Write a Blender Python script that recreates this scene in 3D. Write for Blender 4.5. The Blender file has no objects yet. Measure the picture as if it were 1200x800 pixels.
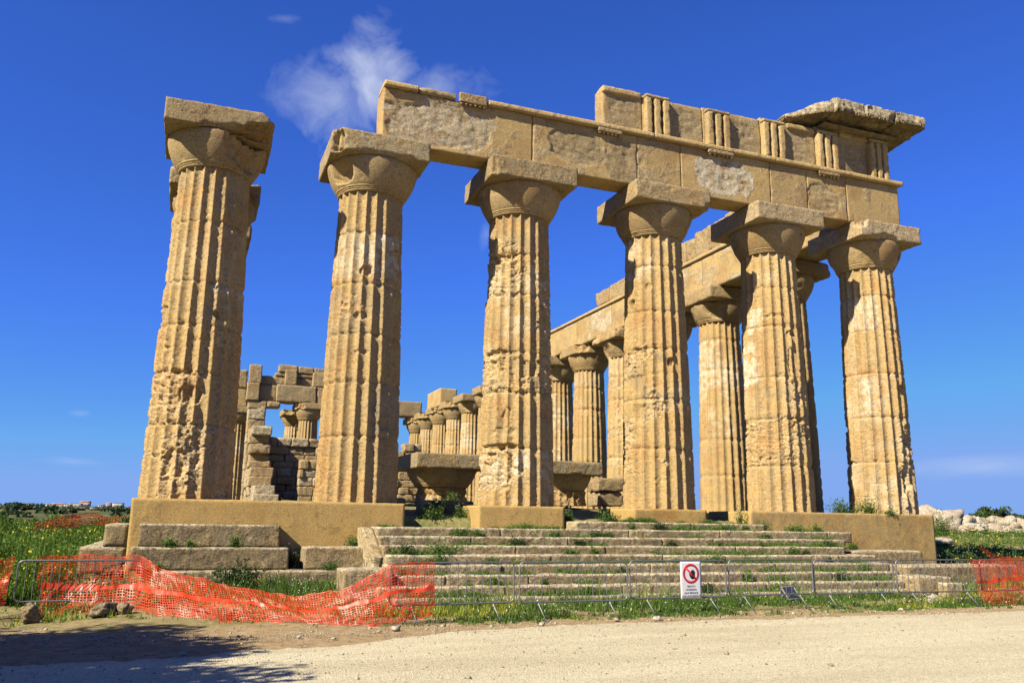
import bpy, math, random
import numpy as np
from mathutils import Matrix, Vector

R = math.radians
rng = np.random.default_rng(11)
random.seed(11)

# ------------------------------------------------------------------ camera, sky, sun, exposure
scene = bpy.context.scene
col = scene.collection
cam_d = bpy.data.cameras.new("camera")
cam = bpy.data.objects.new("camera", cam_d)
col.objects.link(cam)
scene.camera = cam
CAM = Vector((-0.0921, -23.4615, -0.4403))
yaw, pitch, roll = 0.36299, 0.21084, 0.01440
fw = Vector((math.sin(yaw) * math.cos(pitch), math.cos(yaw) * math.cos(pitch), math.sin(pitch)))
rt = Vector((math.cos(yaw), -math.sin(yaw), 0))
up = rt.cross(fw)
r2 = math.cos(roll) * rt + math.sin(roll) * up
u2 = -math.sin(roll) * rt + math.cos(roll) * up
m = Matrix((r2, u2, -fw)).transposed().to_4x4()
m.translation = CAM
cam.matrix_world = m
cam_d.sensor_width = 36.0
cam_d.lens = 986.72 / 1200 * 36.0
cam_d.clip_end = 20000

SUN_AZ, SUN_EL = R(22.5), R(39.5)          # light travels +x and a little +y (sun to the left, in front of the facade)
L = Vector((math.cos(SUN_AZ) * math.cos(SUN_EL), math.sin(SUN_AZ) * math.cos(SUN_EL), -math.sin(SUN_EL)))
sun_d = bpy.data.lights.new("sun", 'SUN')
sun = bpy.data.objects.new("sun", sun_d)
col.objects.link(sun)
sun.location = (-20, -20, 40)
sun.rotation_euler = L.to_track_quat('-Z', 'Y').to_euler()
sun_d.energy = 5.0
sun_d.angle = R(0.55)
sun_d.color = (1.0, 0.90, 0.72)

world = bpy.data.worlds.new("World")
scene.world = world
world.use_nodes = True
wt = world.node_tree
for n in list(wt.nodes):
    wt.nodes.remove(n)
wo = wt.nodes.new("ShaderNodeOutputWorld")
bg = wt.nodes.new("ShaderNodeBackground")
sky = wt.nodes.new("ShaderNodeTexSky")
sky.sky_type = 'NISHITA'
sky.sun_disc = False
sky.sun_elevation = SUN_EL
sky.sun_rotation = math.atan2(-L.x, -L.y) % (2 * math.pi)
sky.altitude = 50
sky.air_density = 1.0
sky.dust_density = 0.0
sky.ozone_density = 10.0
bg.inputs[1].default_value = 0.05
gain = wt.nodes.new("ShaderNodeMixRGB")           # clear, deep blue winter sky
gain.blend_type = 'MULTIPLY'
gain.inputs[0].default_value = 1.0
gain.inputs[2].default_value = (0.50, 0.735, 1.40, 1)
wt.links.new(sky.outputs[0], gain.inputs[1])
lim = wt.nodes.new("ShaderNodeVectorMath")
lim.operation = 'MINIMUM'
lim.inputs[1].default_value = (1.8, 3.2, 6.8)
wt.links.new(gain.outputs[0], lim.inputs[0])


def wn(t, **kw):
    n = wt.nodes.new(t)
    for k, v in kw.items():
        setattr(n, k, v)
    return n


def wmath(op, a, b=None, clamp=False):
    n = wn("ShaderNodeMath", operation=op)
    n.use_clamp = clamp
    for i, v in enumerate((a, b)):
        if v is None:
            continue
        if isinstance(v, (int, float)):
            n.inputs[i].default_value = v
        else:
            wt.links.new(v, n.inputs[i])
    return n.outputs[0]


wtc = wn("ShaderNodeTexCoord")
dirv = wtc.outputs['Generated']


def cloud(center, e1, s1, s2, scale, stretch, thr, seed, strength, dist=0.35):
    """wispy cloud around a direction: a soft angular window times warped noise"""
    c = Vector(center).normalized()
    a = (Vector(e1) - c * Vector(e1).dot(c)).normalized()
    b = c.cross(a).normalized()
    def dot(v):
        n = wn("ShaderNodeVectorMath", operation='DOT_PRODUCT')
        wt.links.new(dirv, n.inputs[0])
        n.inputs[1].default_value = v
        return n.outputs['Value']
    da, db, dc = dot(a), dot(b), dot(c)
    comb = wn("ShaderNodeCombineXYZ")
    wt.links.new(wmath('MULTIPLY', da, scale), comb.inputs[0])
    wt.links.new(wmath('MULTIPLY', db, scale * stretch), comb.inputs[1])
    comb.inputs[2].default_value = seed
    nz = wn("ShaderNodeTexNoise")
    nz.inputs['Scale'].default_value = 1.0
    nz.inputs['Detail'].default_value = 9
    nz.inputs['Roughness'].default_value = 0.58
    nz.inputs['Distortion'].default_value = dist
    wt.links.new(comb.outputs[0], nz.inputs['Vector'])
    ra = wmath('POWER', wmath('ABSOLUTE', wmath('DIVIDE', da, s1)), 2.0)
    rb = wmath('POWER', wmath('ABSOLUTE', wmath('DIVIDE', db, s2)), 2.0)
    win = wmath('SUBTRACT', 1.0, wmath('SQRT', wmath('ADD', ra, rb)), True)
    front = wmath('GREATER_THAN', dc, 0.5)
    v = wmath('ADD', wmath('MULTIPLY', win, 0.75), nz.outputs['Fac'])
    v = wmath('SUBTRACT', v, thr)
    v = wmath('MULTIPLY', v, 1.45, True)
    v = wmath('MULTIPLY', wmath('MULTIPLY', v, front), strength)
    v = wmath('MULTIPLY', v, wmath('MULTIPLY', win, 1.5, True))
    return v


cl = [cloud((0.157, 0.862, 0.482), (0.93, -0.36, 0.16), 0.095, 0.135, 17.0, 1.0, 0.86, 8.3, 1.0, 0.5),
      cloud((0.118, 0.884, 0.454), (0.93, -0.36, 0.16), 0.135, 0.115, 16.0, 1.0, 0.93, 5.9, 0.72, 0.6),
      cloud((0.222, 0.850, 0.478), (0.93, -0.36, 0.1), 0.120, 0.062, 18.0, 1.3, 0.93, 12.7, 0.6, 0.4),
      cloud((0.080, 0.872, 0.482), (0.45, -0.2, 0.85), 0.055, 0.020, 24.0, 1.6, 0.86, 7.7, 0.32, 0.4),
      cloud((0.305, 0.893, 0.33), (0.2, 0.0, 1.0), 0.03, 0.016, 26.0, 1.6, 0.78, 1.7, 0.25),
      cloud((0.054, 0.850, 0.525), (1, 0, 0.3), 0.04, 0.012, 24.0, 2.2, 0.86, 9.7, 0.2),
      cloud((0.763, 0.643, 0.062), (0.64, -0.76, 0.02), 0.14, 0.022, 10.0, 4.5, 0.72, 2.2, 0.28),
      cloud((-0.115, 0.99, 0.055), (1, 0.1, 0), 0.06, 0.008, 14.0, 5, 0.72, 4.2, 0.16),
      cloud((-0.11, 0.985, 0.105), (1, 0.1, 0), 0.02, 0.008, 20.0, 3, 0.74, 6.2, 0.2)]
tot = cl[0]
for c in cl[1:]:
    tot = wmath('MAXIMUM', tot, c)
mix = wn("ShaderNodeMixRGB")
mix.inputs[2].default_value = (6.0, 6.5, 7.6, 1)
wt.links.new(tot, mix.inputs[0])
wt.links.new(lim.outputs[0], mix.inputs[1])
wt.links.new(mix.outputs[0], bg.inputs[0])
wt.links.new(bg.outputs[0], wo.inputs[0])

scene.view_settings.view_transform = 'Standard'
scene.view_settings.look = 'None'
scene.view_settings.exposure = 1.35
scene.view_settings.gamma = 1.0
scene.view_settings.use_curve_mapping = False
scene.render.engine = 'CYCLES'
scene.cycles.max_bounces = 5
scene.cycles.diffuse_bounces = 3
scene.cycles.transparent_max_bounces = 6


# ------------------------------------------------------------------ noise
def _hash(ix, iy, iz, seed):
    h = (ix.astype(np.uint32) * np.uint32(374761393) + iy.astype(np.uint32) * np.uint32(668265263)
         + iz.astype(np.uint32) * np.uint32(2147483647 & 1274126177) + np.uint32((seed * 974711 + 13) & 0xffffffff))
    h = (h ^ (h >> np.uint32(13))) * np.uint32(1274126177)
    h = (h ^ (h >> np.uint32(16))) * np.uint32(2246822519)
    h = h ^ (h >> np.uint32(15))
    return h.astype(np.float64) / 4294967295.0 * 2 - 1


def vnoise(P, seed=0):
    P = np.asarray(P, float)
    i = np.floor(P).astype(np.int64)
    f = P - i
    f = f * f * f * (f * (f * 6 - 15) + 10)
    ix, iy, iz = i[:, 0], i[:, 1], i[:, 2]
    fx, fy, fz = f[:, 0], f[:, 1], f[:, 2]
    def c(a, b, d):
        return _hash(ix + a, iy + b, iz + d, seed)
    x00 = c(0, 0, 0) * (1 - fx) + c(1, 0, 0) * fx
    x10 = c(0, 1, 0) * (1 - fx) + c(1, 1, 0) * fx
    x01 = c(0, 0, 1) * (1 - fx) + c(1, 0, 1) * fx
    x11 = c(0, 1, 1) * (1 - fx) + c(1, 1, 1) * fx
    return (x00 * (1 - fy) + x10 * fy) * (1 - fz) + (x01 * (1 - fy) + x11 * fy) * fz


def fbm(P, octaves=4, seed=0, gain=0.5, lac=2.13):
    P = np.asarray(P, float)
    s = np.zeros(len(P)); a = 1.0; t = 0.0
    for k in range(octaves):
        s += a * vnoise(P, seed + k * 17)
        t += a
        a *= gain
        P = P * lac + 3.7
    return s / t * 1.6


def worley(P, seed=0):
    """nearest-cell noise: a random value and the offset to the cell point, and the gap to the next cell"""
    P = np.asarray(P, float)
    i = np.floor(P).astype(np.int64)
    f1 = np.full(len(P), 9.0); f2 = np.full(len(P), 9.0)
    val = np.zeros(len(P)); off = np.zeros((len(P), 3))
    for dx in (-1, 0, 1):
        for dy in (-1, 0, 1):
            for dz in (-1, 0, 1):
                a, b, c = i[:, 0] + dx, i[:, 1] + dy, i[:, 2] + dz
                q = np.stack([a + .5 + .46 * _hash(a, b, c, seed), b + .5 + .46 * _hash(a, b, c, seed + 1), c + .5 + .46 * _hash(a, b, c, seed + 2)], -1)
                d = P - q
                r = np.sqrt((d * d).sum(1))
                near = r < f1
                f2 = np.where(near, f1, np.minimum(f2, r))
                f1 = np.where(near, r, f1)
                val = np.where(near, _hash(a, b, c, seed + 3), val)
                off[near] = d[near]
    return val, off, f2 - f1


def sstep(a, b, x):
    t = np.clip((x - a) / (b - a), 0, 1)
    return t * t * (3 - 2 * t)


# ------------------------------------------------------------------ object helpers
def link_mesh(name, V, F, mat, parent=None, loc=(0, 0, 0), mask=None, smooth=False, attr='mask'):
    """V (n,3) local; F array or list of arrays (quads or tris)"""
    Fs = F if isinstance(F, list) else [F]
    Fs = [np.asarray(f, np.int32) for f in Fs if len(f)]
    me = bpy.data.meshes.new(name)
    V = np.ascontiguousarray(V, np.float32)
    me.vertices.add(len(V))
    me.vertices.foreach_set("co", V.ravel())
    loops = np.concatenate([f.ravel() for f in Fs])
    counts = np.concatenate([np.full(len(f), f.shape[1], np.int32) for f in Fs])
    starts = np.concatenate([[0], np.cumsum(counts)[:-1]]).astype(np.int32)
    me.loops.add(len(loops))
    me.loops.foreach_set("vertex_index", loops)
    me.polygons.add(len(counts))
    me.polygons.foreach_set("loop_start", starts)
    me.polygons.foreach_set("loop_total", counts)
    if smooth:
        me.polygons.foreach_set("use_smooth", np.ones(len(counts), bool))
    me.update(calc_edges=True)
    if mask is not None:
        a = me.color_attributes.new(attr, 'FLOAT_COLOR', 'POINT')
        mk = np.ones((len(V), 4), np.float32)
        mk[:, :mask.shape[1]] = mask
        a.data.foreach_set("color", mk.ravel())
    if mat is not None:
        me.materials.append(mat)
    o = bpy.data.objects.new(name, me)
    col.objects.link(o)
    if parent is not None:
        o.parent = parent
    o.location = loc
    return o


def tag(o, label=None, cat=None, group=None, kind='thing'):
    if label: o['label'] = label
    if cat: o['category'] = cat
    if group: o['group'] = group
    if kind: o['kind'] = kind
    return o


def thing(name, loc, label, cat, group=None, rotz=0.0):
    o = bpy.data.objects.new(name, None)
    col.objects.link(o)
    o.location = loc
    o.rotation_euler = (0, 0, rotz)
    o.empty_display_size = 0.3
    return tag(o, label, cat, group)


def copy_tree(o, parent=None):
    c = o.copy()
    col.objects.link(c)
    if parent is not None:
        c.parent = parent
    for ch in list(o.children):
        copy_tree(ch, c)
    return c


def join(parts):
    Vs, Fs, Ms, off = [], [], [], 0
    for p in parts:
        V, F, M = p
        Vs.append(V); Ms.append(M)
        for f in (F if isinstance(F, list) else [F]):
            Fs.append(np.asarray(f) + off)
        off += len(V)
    byk = {}
    for f in Fs:
        if len(f): byk.setdefault(f.shape[1], []).append(f)
    return np.concatenate(Vs), [np.concatenate(v) for v in byk.values()], np.concatenate(Ms)


def grid_faces(nu, nv, wrap=False):
    i = np.arange(nv - 1)[:, None] * nu
    j = np.arange(nu if wrap else nu - 1)[None, :]
    j2 = (j + 1) % nu
    return np.stack([i + j, i + j2, i + nu + j2, i + nu + j], -1).reshape(-1, 4)


def rblock(c0, c1, res=0.08, rnd=0.025, amp=0.012, freq=1.6, seed=0, chip=0.0, fine=0.005, wear=0.4, grey=0.0, white=0.0):
    """a weathered stone block: box lattice with rounded, chipped edges and uneven faces"""
    c0 = np.array(c0, float); c1 = np.array(c1, float)
    n = np.maximum(1, np.round((c1 - c0) / res)).astype(int)
    n = np.minimum(n, 400)
    quads = []
    for ax in range(3):
        u, v = [(1, 2), (2, 0), (0, 1)][ax]
        for side in (0, 1):
            a, b = np.meshgrid(np.arange(n[u]), np.arange(n[v]), indexing='ij')
            def pt(da, db):
                q = np.zeros(a.shape + (3,), int)
                q[..., u] = a + da; q[..., v] = b + db; q[..., ax] = side * n[ax]
                return q.reshape(-1, 3)
            q = [pt(0, 0), pt(1, 0), pt(1, 1), pt(0, 1)]
            if side == 0: q = q[::-1]
            quads.append(np.stack(q, 1))
    Q = np.concatenate(quads)
    flat = Q.reshape(-1, 3)
    key = flat[:, 0] * 1000003 + flat[:, 1] * 1009 + flat[:, 2]
    _, idx, inv = np.unique(key, return_index=True, return_inverse=True)
    lat = flat[idx]
    F = inv.reshape(-1, 4)
    P = c0 + lat / n * (c1 - c0)
    h = (c1 - c0).min()
    nz = fbm(P * freq + seed * 7.31, 3, seed)
    nz2 = fbm(P * freq * 3.1 + seed * 3.3, 3, seed + 5)
    r = rnd * (1 + 0.9 * nz2) + chip * np.clip(nz * 1.4 + nz2 * .6 - 0.15, 0, 1)
    r = np.clip(r, 0.003, 0.48 * h)[:, None]
    q = np.clip(P, c0 + r, c1 - r)
    d = P - q
    ln = np.linalg.norm(d, axis=1, keepdims=True) + 1e-9
    nrm = d / ln
    P = q + nrm * r
    P = P + nrm * (amp * nz + fine * fbm(P * 11 + seed, 2, seed + 9))[:, None]
    M = np.zeros((len(P), 3))
    M[:, 0] = np.clip(wear + 0.35 * nz2 + (r[:, 0] > rnd * 1.8) * 0.3, 0, 1)
    M[:, 1] = grey; M[:, 2] = white
    return P, F, M


def boxm(c0, c1):
    return rblock(c0, c1, res=10, rnd=0.004, amp=0, fine=0, wear=0)


def tube(path, rad, n=8, closed=False, caps=True):
    P = np.array(path, float); k = len(P)
    rad = np.full(k, rad) if np.isscalar(rad) else np.array(rad)
    if closed:
        T = np.roll(P, -1, 0) - np.roll(P, 1, 0)
    else:
        T = np.gradient(P, axis=0)
    T /= np.linalg.norm(T, axis=1, keepdims=True) + 1e-9
    ref = np.array([0, 0, 1.0]) if abs(T[0, 2]) < .9 else np.array([1.0, 0, 0])
    V = []
    N = np.cross(T[0], ref); N /= np.linalg.norm(N)
    for i in range(k):
        N = N - T[i] * N.dot(T[i]); N /= np.linalg.norm(N) + 1e-9
        B = np.cross(T[i], N)
        a = np.arange(n) / n * 2 * np.pi
        V.append(P[i] + rad[i] * (np.cos(a)[:, None] * N + np.sin(a)[:, None] * B))
    V = np.concatenate(V)
    F = grid_faces(n, k, True)
    if closed:
        j = np.arange(n); j2 = (j + 1) % n
        F = np.concatenate([F, np.stack([(k - 1) * n + j, (k - 1) * n + j2, j2, j], -1)])
    Fl = [F]
    if not closed and caps:
        V = np.concatenate([V, P[:1], P[-1:]])
        j = np.arange(n); j2 = (j + 1) % n
        Fl.append(np.concatenate([np.stack([np.full(n, k * n), j2, j], -1), np.stack([np.full(n, k * n + 1), (k - 1) * n + j, (k - 1) * n + j2], -1)]))
    return V, Fl, np.zeros((len(V), 3))


def lumpy(size, seed, sub=24, amp=0.25, freq=1.1, flat=0.12):
    """a boulder: noisy squashed sphere with flattened facets"""
    n, k = sub * 2, sub
    th = np.arange(n) / n * 2 * np.pi
    ph = (np.arange(k) + .5) / k * np.pi
    T, Ph = np.meshgrid(th, ph)
    D = np.stack([np.cos(T) * np.sin(Ph), np.sin(T) * np.sin(Ph), np.cos(Ph)], -1).reshape(-1, 3)
    rg = np.random.default_rng(seed)
    r = np.ones(len(D))
    for _ in range(9):                        # cut with random planes: gives facets
        nn = rg.normal(size=3); nn /= np.linalg.norm(nn)
        dd = rg.uniform(.62, .9)
        c = D @ nn
        lim = np.where(c > 0.05, dd / np.maximum(c, .05), 9)
        r = np.minimum(r, lim)
    r = r * (1 + amp * fbm(D * freq * 1.6 + seed * 3.1, 3, seed) + amp * .35 * fbm(D * freq * 7 + seed, 3, seed + 3))
    V = D * r[:, None] * np.array(size) / 2
    V = np.concatenate([V, [[0, 0, V[:n, 2].mean()], [0, 0, V[-n:, 2].mean()]]])
    F = grid_faces(n, k, True)[:, ::-1]
    j = np.arange(n); j2 = (j + 1) % n
    tri = np.concatenate([np.stack([np.full(n, n * k), j, j2], -1), np.stack([np.full(n, n * k + 1), (k - 1) * n + j2, (k - 1) * n + j], -1)])
    M = np.zeros((len(V), 3)); M[:, 0] = .5
    return V, [F, tri], M


# ------------------------------------------------------------------ materials
def mat_new(name):
    mt = bpy.data.materials.new(name)
    mt.use_nodes = True
    nt = mt.node_tree
    b = nt.nodes["Principled BSDF"]
    return mt, nt, b


class NT:
    def __init__(s, nt): s.nt = nt
    def node(s, t, **kw):
        n = s.nt.nodes.new(t)
        for k, v in kw.items(): setattr(n, k, v)
        return n
    def set(s, sock, v):
        if v is None: return
        if hasattr(v, 'links') or isinstance(v, bpy.types.NodeSocket): s.nt.links.new(v, sock)
        else: sock.default_value = v
    def math(s, op, a, b=None, clamp=False):
        n = s.node("ShaderNodeMath", operation=op); n.use_clamp = clamp
        s.set(n.inputs[0], a); s.set(n.inputs[1], b)
        return n.outputs[0]
    def noise(s, vec, scale, detail=5, rough=.55, dist=0.0, sx=None):
        if sx is not None:
            mp = s.node("ShaderNodeMapping"); s.set(mp.inputs[0], vec); mp.inputs['Scale'].default_value = sx
            vec = mp.outputs[0]
        n = s.node("ShaderNodeTexNoise")
        s.set(n.inputs['Vector'], vec)
        n.inputs['Scale'].default_value = scale; n.inputs['Detail'].default_value = detail
        n.inputs['Roughness'].default_value = rough; n.inputs['Distortion'].default_value = dist
        return n.outputs['Fac']
    def ramp(s, f, lo, hi, a=0.0, b=1.0):
        n = s.node("ShaderNodeMapRange", interpolation_type='SMOOTHSTEP')
        s.set(n.inputs['Value'], f)
        n.inputs['From Min'].default_value = lo; n.inputs['From Max'].default_value = hi
        n.inputs['To Min'].default_value = a; n.inputs['To Max'].default_value = b
        return n.outputs[0]
    def mix(s, f, a, b, mode='MIX'):
        n = s.node("ShaderNodeMixRGB", blend_type=mode)
        s.set(n.inputs[0], f)
        for i, c in ((1, a), (2, b)):
            if isinstance(c, tuple) and len(c) == 3: c = c + (1,)
            s.set(n.inputs[i], c)
        return n.outputs[0]
    def gray(s, f):
        n = s.node("ShaderNodeCombineColor")
        for i in range(3): s.set(n.inputs[i], f)
        return n.outputs[0]


ALB = .82


def dim(c):
    return tuple(x * ALB for x in c)


def stone(name, smooth_c, worn_c, grey_c=(.25, .215, .15), white_c=(.62, .53, .38), bump=.55, streak=0.0, lichen=0.0, offset=True):
    smooth_c, worn_c, grey_c, white_c = dim(smooth_c), dim(worn_c), dim(grey_c), dim(white_c)
    mt, nt, b = mat_new(name)
    k = NT(nt)
    tc = k.node("ShaderNodeTexCoord").outputs['Object']
    oi = k.node("ShaderNodeObjectInfo").outputs['Random']
    if offset:
        v = k.node("ShaderNodeVectorMath", operation='ADD')
        cc = k.node("ShaderNodeCombineXYZ")
        for i, f in enumerate((37., 53., 0.)): k.set(cc.inputs[i], k.math('MULTIPLY', oi, f))
        k.set(v.inputs[0], tc); k.set(v.inputs[1], cc.outputs[0])
        tc = v.outputs[0]
    at = k.node("ShaderNodeAttribute", attribute_name='mask')
    sp = k.node("ShaderNodeSeparateColor"); k.set(sp.inputs[0], at.outputs['Color'])
    wear, grey, white = sp.outputs[0], sp.outputs[1], sp.outputs[2]
    n1 = k.noise(tc, .9, 5)
    n2 = k.noise(tc, 5.5, 7, .62)
    n3 = k.noise(tc, 28, 5, .65)
    bed = k.noise(tc, 3.0, 6, .6, .4, sx=(1, 1, 5.5))
    w = k.math('ADD', wear, k.math('MULTIPLY', k.math('SUBTRACT', n2, .5), .9))
    w = k.ramp(w, .25, .75)
    c = k.mix(w, smooth_c, worn_c)
    # ochre and pale mottling
    c = k.mix(k.math('MULTIPLY', k.ramp(n1, .46, .66), .60), c, tuple(x * y for x, y in zip(worn_c, (.80, .62, .48))))
    c = k.mix(k.math('MULTIPLY', k.ramp(bed, .50, .66), k.math('ADD', .12, k.math('MULTIPLY', w, .6))), c, tuple(min(.9, x * y) for x, y in zip(worn_c, (1.1, 1.22, 1.42))))
    c = k.mix(k.math('MULTIPLY', k.ramp(n2, .52, .66), k.math('ADD', .10, k.math('MULTIPLY', w, .35))), c, tuple(x * .55 for x in worn_c))
    gm = k.math('MULTIPLY', grey, k.ramp(k.noise(tc, 2.6, 7, .65), .30, .58))
    c = k.mix(gm, c, grey_c)
    wm = k.math('MULTIPLY', white, k.ramp(k.noise(tc, 4.3, 6, .6), .36, .56))
    c = k.mix(wm, c, white_c)
    if streak:
        st = k.noise(tc, 2.2, 6, .6, sx=(1.6, 1.6, .22))
        c = k.mix(k.math('MULTIPLY', k.ramp(st, .48, .66), streak), c, tuple(x * .45 for x in grey_c))
    if lichen:
        li = k.noise(tc, 6.5, 9, .75)
        c = k.mix(k.math('MULTIPLY', k.ramp(li, .49, .60), lichen), c, (.045, .038, .024))
        c = k.mix(k.math('MULTIPLY', k.ramp(k.noise(tc, 2.3, 7, .65), .48, .62), lichen * .8), c, (.20, .15, .06))
    # grain and small pits filled with dirt
    g = k.ramp(n3, .32, .68, .74, 1.18)
    c = k.mix(1.0, c, k.gray(g), 'MULTIPLY')
    pit = k.math('MULTIPLY', k.ramp(k.noise(tc, 13, 5, .62, sx=(1, 1, 2.6)), .56, .64), k.math('ADD', .35, k.math('MULTIPLY', w, .45)))
    c = k.mix(pit, c, tuple(x * .42 for x in worn_c))
    br = k.math('ADD', .93, k.math('MULTIPLY', oi, .14))
    c = k.mix(1.0, c, k.gray(br), 'MULTIPLY')
    nt.links.new(c, b.inputs['Base Color'])
    b.inputs['Roughness'].default_value = .92
    b.inputs['Specular IOR Level'].default_value = .15
    hgt = k.math('ADD', k.math('MULTIPLY', n2, k.math('ADD', .25, w)), k.math('MULTIPLY', n3, .45))
    hgt = k.math('SUBTRACT', hgt, k.math('MULTIPLY', pit, 1.0))
    bp = k.node("ShaderNodeBump")
    bp.inputs['Strength'].default_value = min(1.0, bump * 1.35)
    bp.inputs['Distance'].default_value = .04
    k.set(bp.inputs['Height'], hgt)
    nt.links.new(bp.outputs[0], b.inputs['Normal'])
    return mt


def plain(name, c, rough=.6, metal=0.0, var=.12, scale=18, spec=.3, bump=0.0):
    c = dim(c)
    mt, nt, b = mat_new(name)
    k = NT(nt)
    tc = k.node("ShaderNodeTexCoord").outputs['Object']
    n = k.noise(tc, scale, 5)
    cc = k.mix(1.0, c, k.gray(k.ramp(n, .3, .7, 1 - var, 1 + var)), 'MULTIPLY')
    nt.links.new(cc, b.inputs['Base Color'])
    b.inputs['Roughness'].default_value = rough
    b.inputs['Metallic'].default_value = metal
    b.inputs['Specular IOR Level'].default_value = spec
    if bump:
        bp = k.node("ShaderNodeBump"); bp.inputs['Strength'].default_value = bump; bp.inputs['Distance'].default_value = .02
        k.set(bp.inputs['Height'], n); nt.links.new(bp.outputs[0], b.inputs['Normal'])
    return mt


def leafmat(name, dark, light, accent=None, trans=.35):
    """foliage: colour runs with the per-leaf value stored on the mesh"""
    dark, light = dim(dark), dim(light)
    mt, nt, b = mat_new(name)
    k = NT(nt)
    at = k.node("ShaderNodeAttribute", attribute_name='mask')
    sp = k.node("ShaderNodeSeparateColor"); k.set(sp.inputs[0], at.outputs['Color'])
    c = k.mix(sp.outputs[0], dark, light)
    if accent: c = k.mix(sp.outputs[1], c, accent)
    if accent: c = k.mix(sp.outputs[2], c, (.75, .75, .70))
    nt.links.new(c, b.inputs['Base Color'])
    b.inputs['Roughness'].default_value = .55
    b.inputs['Specular IOR Level'].default_value = .2
    tr = k.node("ShaderNodeBsdfTranslucent"); nt.links.new(c, tr.inputs[0])
    ms = k.node("ShaderNodeMixShader"); ms.inputs[0].default_value = trans
    nt.links.new(b.outputs[0], ms.inputs[1]); nt.links.new(tr.outputs[0], ms.inputs[2])
    nt.links.new(ms.outputs[0], nt.nodes["Material Output"].inputs[0])
    return mt


M_stone = stone("golden_limestone", (.385, .268, .115), (.440, .308, .142), grey_c=(.25, .20, .118), white_c=(.53, .455, .325), bump=.6)
M_cap = stone("capital_limestone", (.365, .262, .122), (.36, .240, .102), grey_c=(.29, .236, .142), white_c=(.45, .39, .28), lichen=.14)
M_plaster = stone("restored_limestone", (.45, .318, .135), (.39, .292, .152), grey_c=(.27, .21, .115), white_c=(.53, .46, .33), bump=.42, streak=.12, lichen=.05)
M_concrete = stone("tan_concrete", (.425, .282, .096), (.40, .266, .09), grey_c=(.22, .17, .09), bump=.15, streak=.16)
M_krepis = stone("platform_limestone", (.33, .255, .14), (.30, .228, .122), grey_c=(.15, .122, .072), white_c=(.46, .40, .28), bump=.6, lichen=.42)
M_steps = stone("step_limestone", (.43, .355, .215), (.38, .305, .18), grey_c=(.19, .152, .09), white_c=(.56, .49, .35), bump=.8, lichen=.5)
M_ruin = stone("ruined_limestone", (.37, .275, .14), (.40, .29, .145), grey_c=(.26, .21, .13), white_c=(.46, .40, .28), bump=.8, lichen=.18)
M_rock = stone("pale_rock", (.46, .405, .31), (.43, .37, .275), grey_c=(.24, .22, .18), bump=.9, lichen=.16)
M_brownrock = stone("brown_rock", (.26, .21, .14), (.24, .19, .12), grey_c=(.16, .14, .1), bump=.9, lichen=.3)
M_galv = plain("galvanised_steel", (.20, .205, .21), .5, .7, .12, 30, .5)
M_white = plain("white_sign_paint", (.62, .62, .63), .4, 0, .03)
M_red = plain("sign_red", (.50, .018, .035), .4, 0, .05)
M_black = plain("sign_black", (.012, .012, .014), .5, 0, .1)
M_dark = plain("black_housing", (.03, .03, .032), .5, 0, .2)
M_lens = plain("floodlight_glass", (.03, .032, .035), .3, 0, .05, spec=.6)
M_lampmetal = plain("grey_aluminium", (.30, .305, .31), .5, .5, .08)
M_wallwhite = plain("whitewash", (.40, .375, .33), .9, 0, .08)
M_rooftile = plain("clay_tiles", (.36, .17, .09), .9, 0, .15)
M_bark = plain("bark", (.10, .075, .05), .95, 0, .3, 12, .1, .8)

M_grass = leafmat("grass_blades", (.030, .078, .010), (.15, .24, .038), (.62, .50, .04))
M_meadow = leafmat("meadow_plants", (.018, .055, .007), (.135, .235, .026), (.72, .54, .03))
M_weed = leafmat("weed_leaves", (.025, .065, .012), (.12, .20, .035), (.72, .54, .03))
M_shrub = leafmat("dark_shrub_leaves", (.008, .022, .006), (.05, .085, .02), None, .2)
M_treeleaf = leafmat("far_tree_leaves", (.014, .030, .012), (.055, .085, .03), None, .15)

mt, nt, b = mat_new("orange_netting")
b.inputs['Base Color'].default_value = (.52, .038, .005, 1)
b.inputs['Roughness'].default_value = .45
k = NT(nt)
tr = k.node("ShaderNodeBsdfTranslucent"); tr.inputs[0].default_value = (.60, .055, .008, 1)
ms = k.node("ShaderNodeMixShader"); ms.inputs[0].default_value = .28
nt.links.new(b.outputs[0], ms.inputs[1]); nt.links.new(tr.outputs[0], ms.inputs[2])
nt.links.new(ms.outputs[0], nt.nodes["Material Output"].inputs[0])
M_net = mt

# ground: earth with dry grass tones; gravel path
mt, nt, b = mat_new("bare_earth")
k = NT(nt)
tc = k.node("ShaderNodeTexCoord").outputs['Object']
at = k.node("ShaderNodeAttribute", attribute_name='mask')
sp = k.node("ShaderNodeSeparateColor"); k.set(sp.inputs[0], at.outputs['Color'])
n1 = k.noise(tc, .7, 8, .6); n2 = k.noise(tc, 6, 8, .7); n3 = k.noise(tc, 40, 6, .7)
c = k.mix(k.ramp(n2, .35, .65), (.185, .130, .066), (.285, .212, .118))
c = k.mix(k.math('MULTIPLY', k.ramp(n3, .55, .7), .6), c, (.39, .325, .22))
gf = k.math('MULTIPLY', sp.outputs[0], k.ramp(n1, .25, .6))
c = k.mix(gf, c, k.mix(k.ramp(n2, .3, .7), (.045, .075, .015), (.14, .15, .045)))
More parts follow.
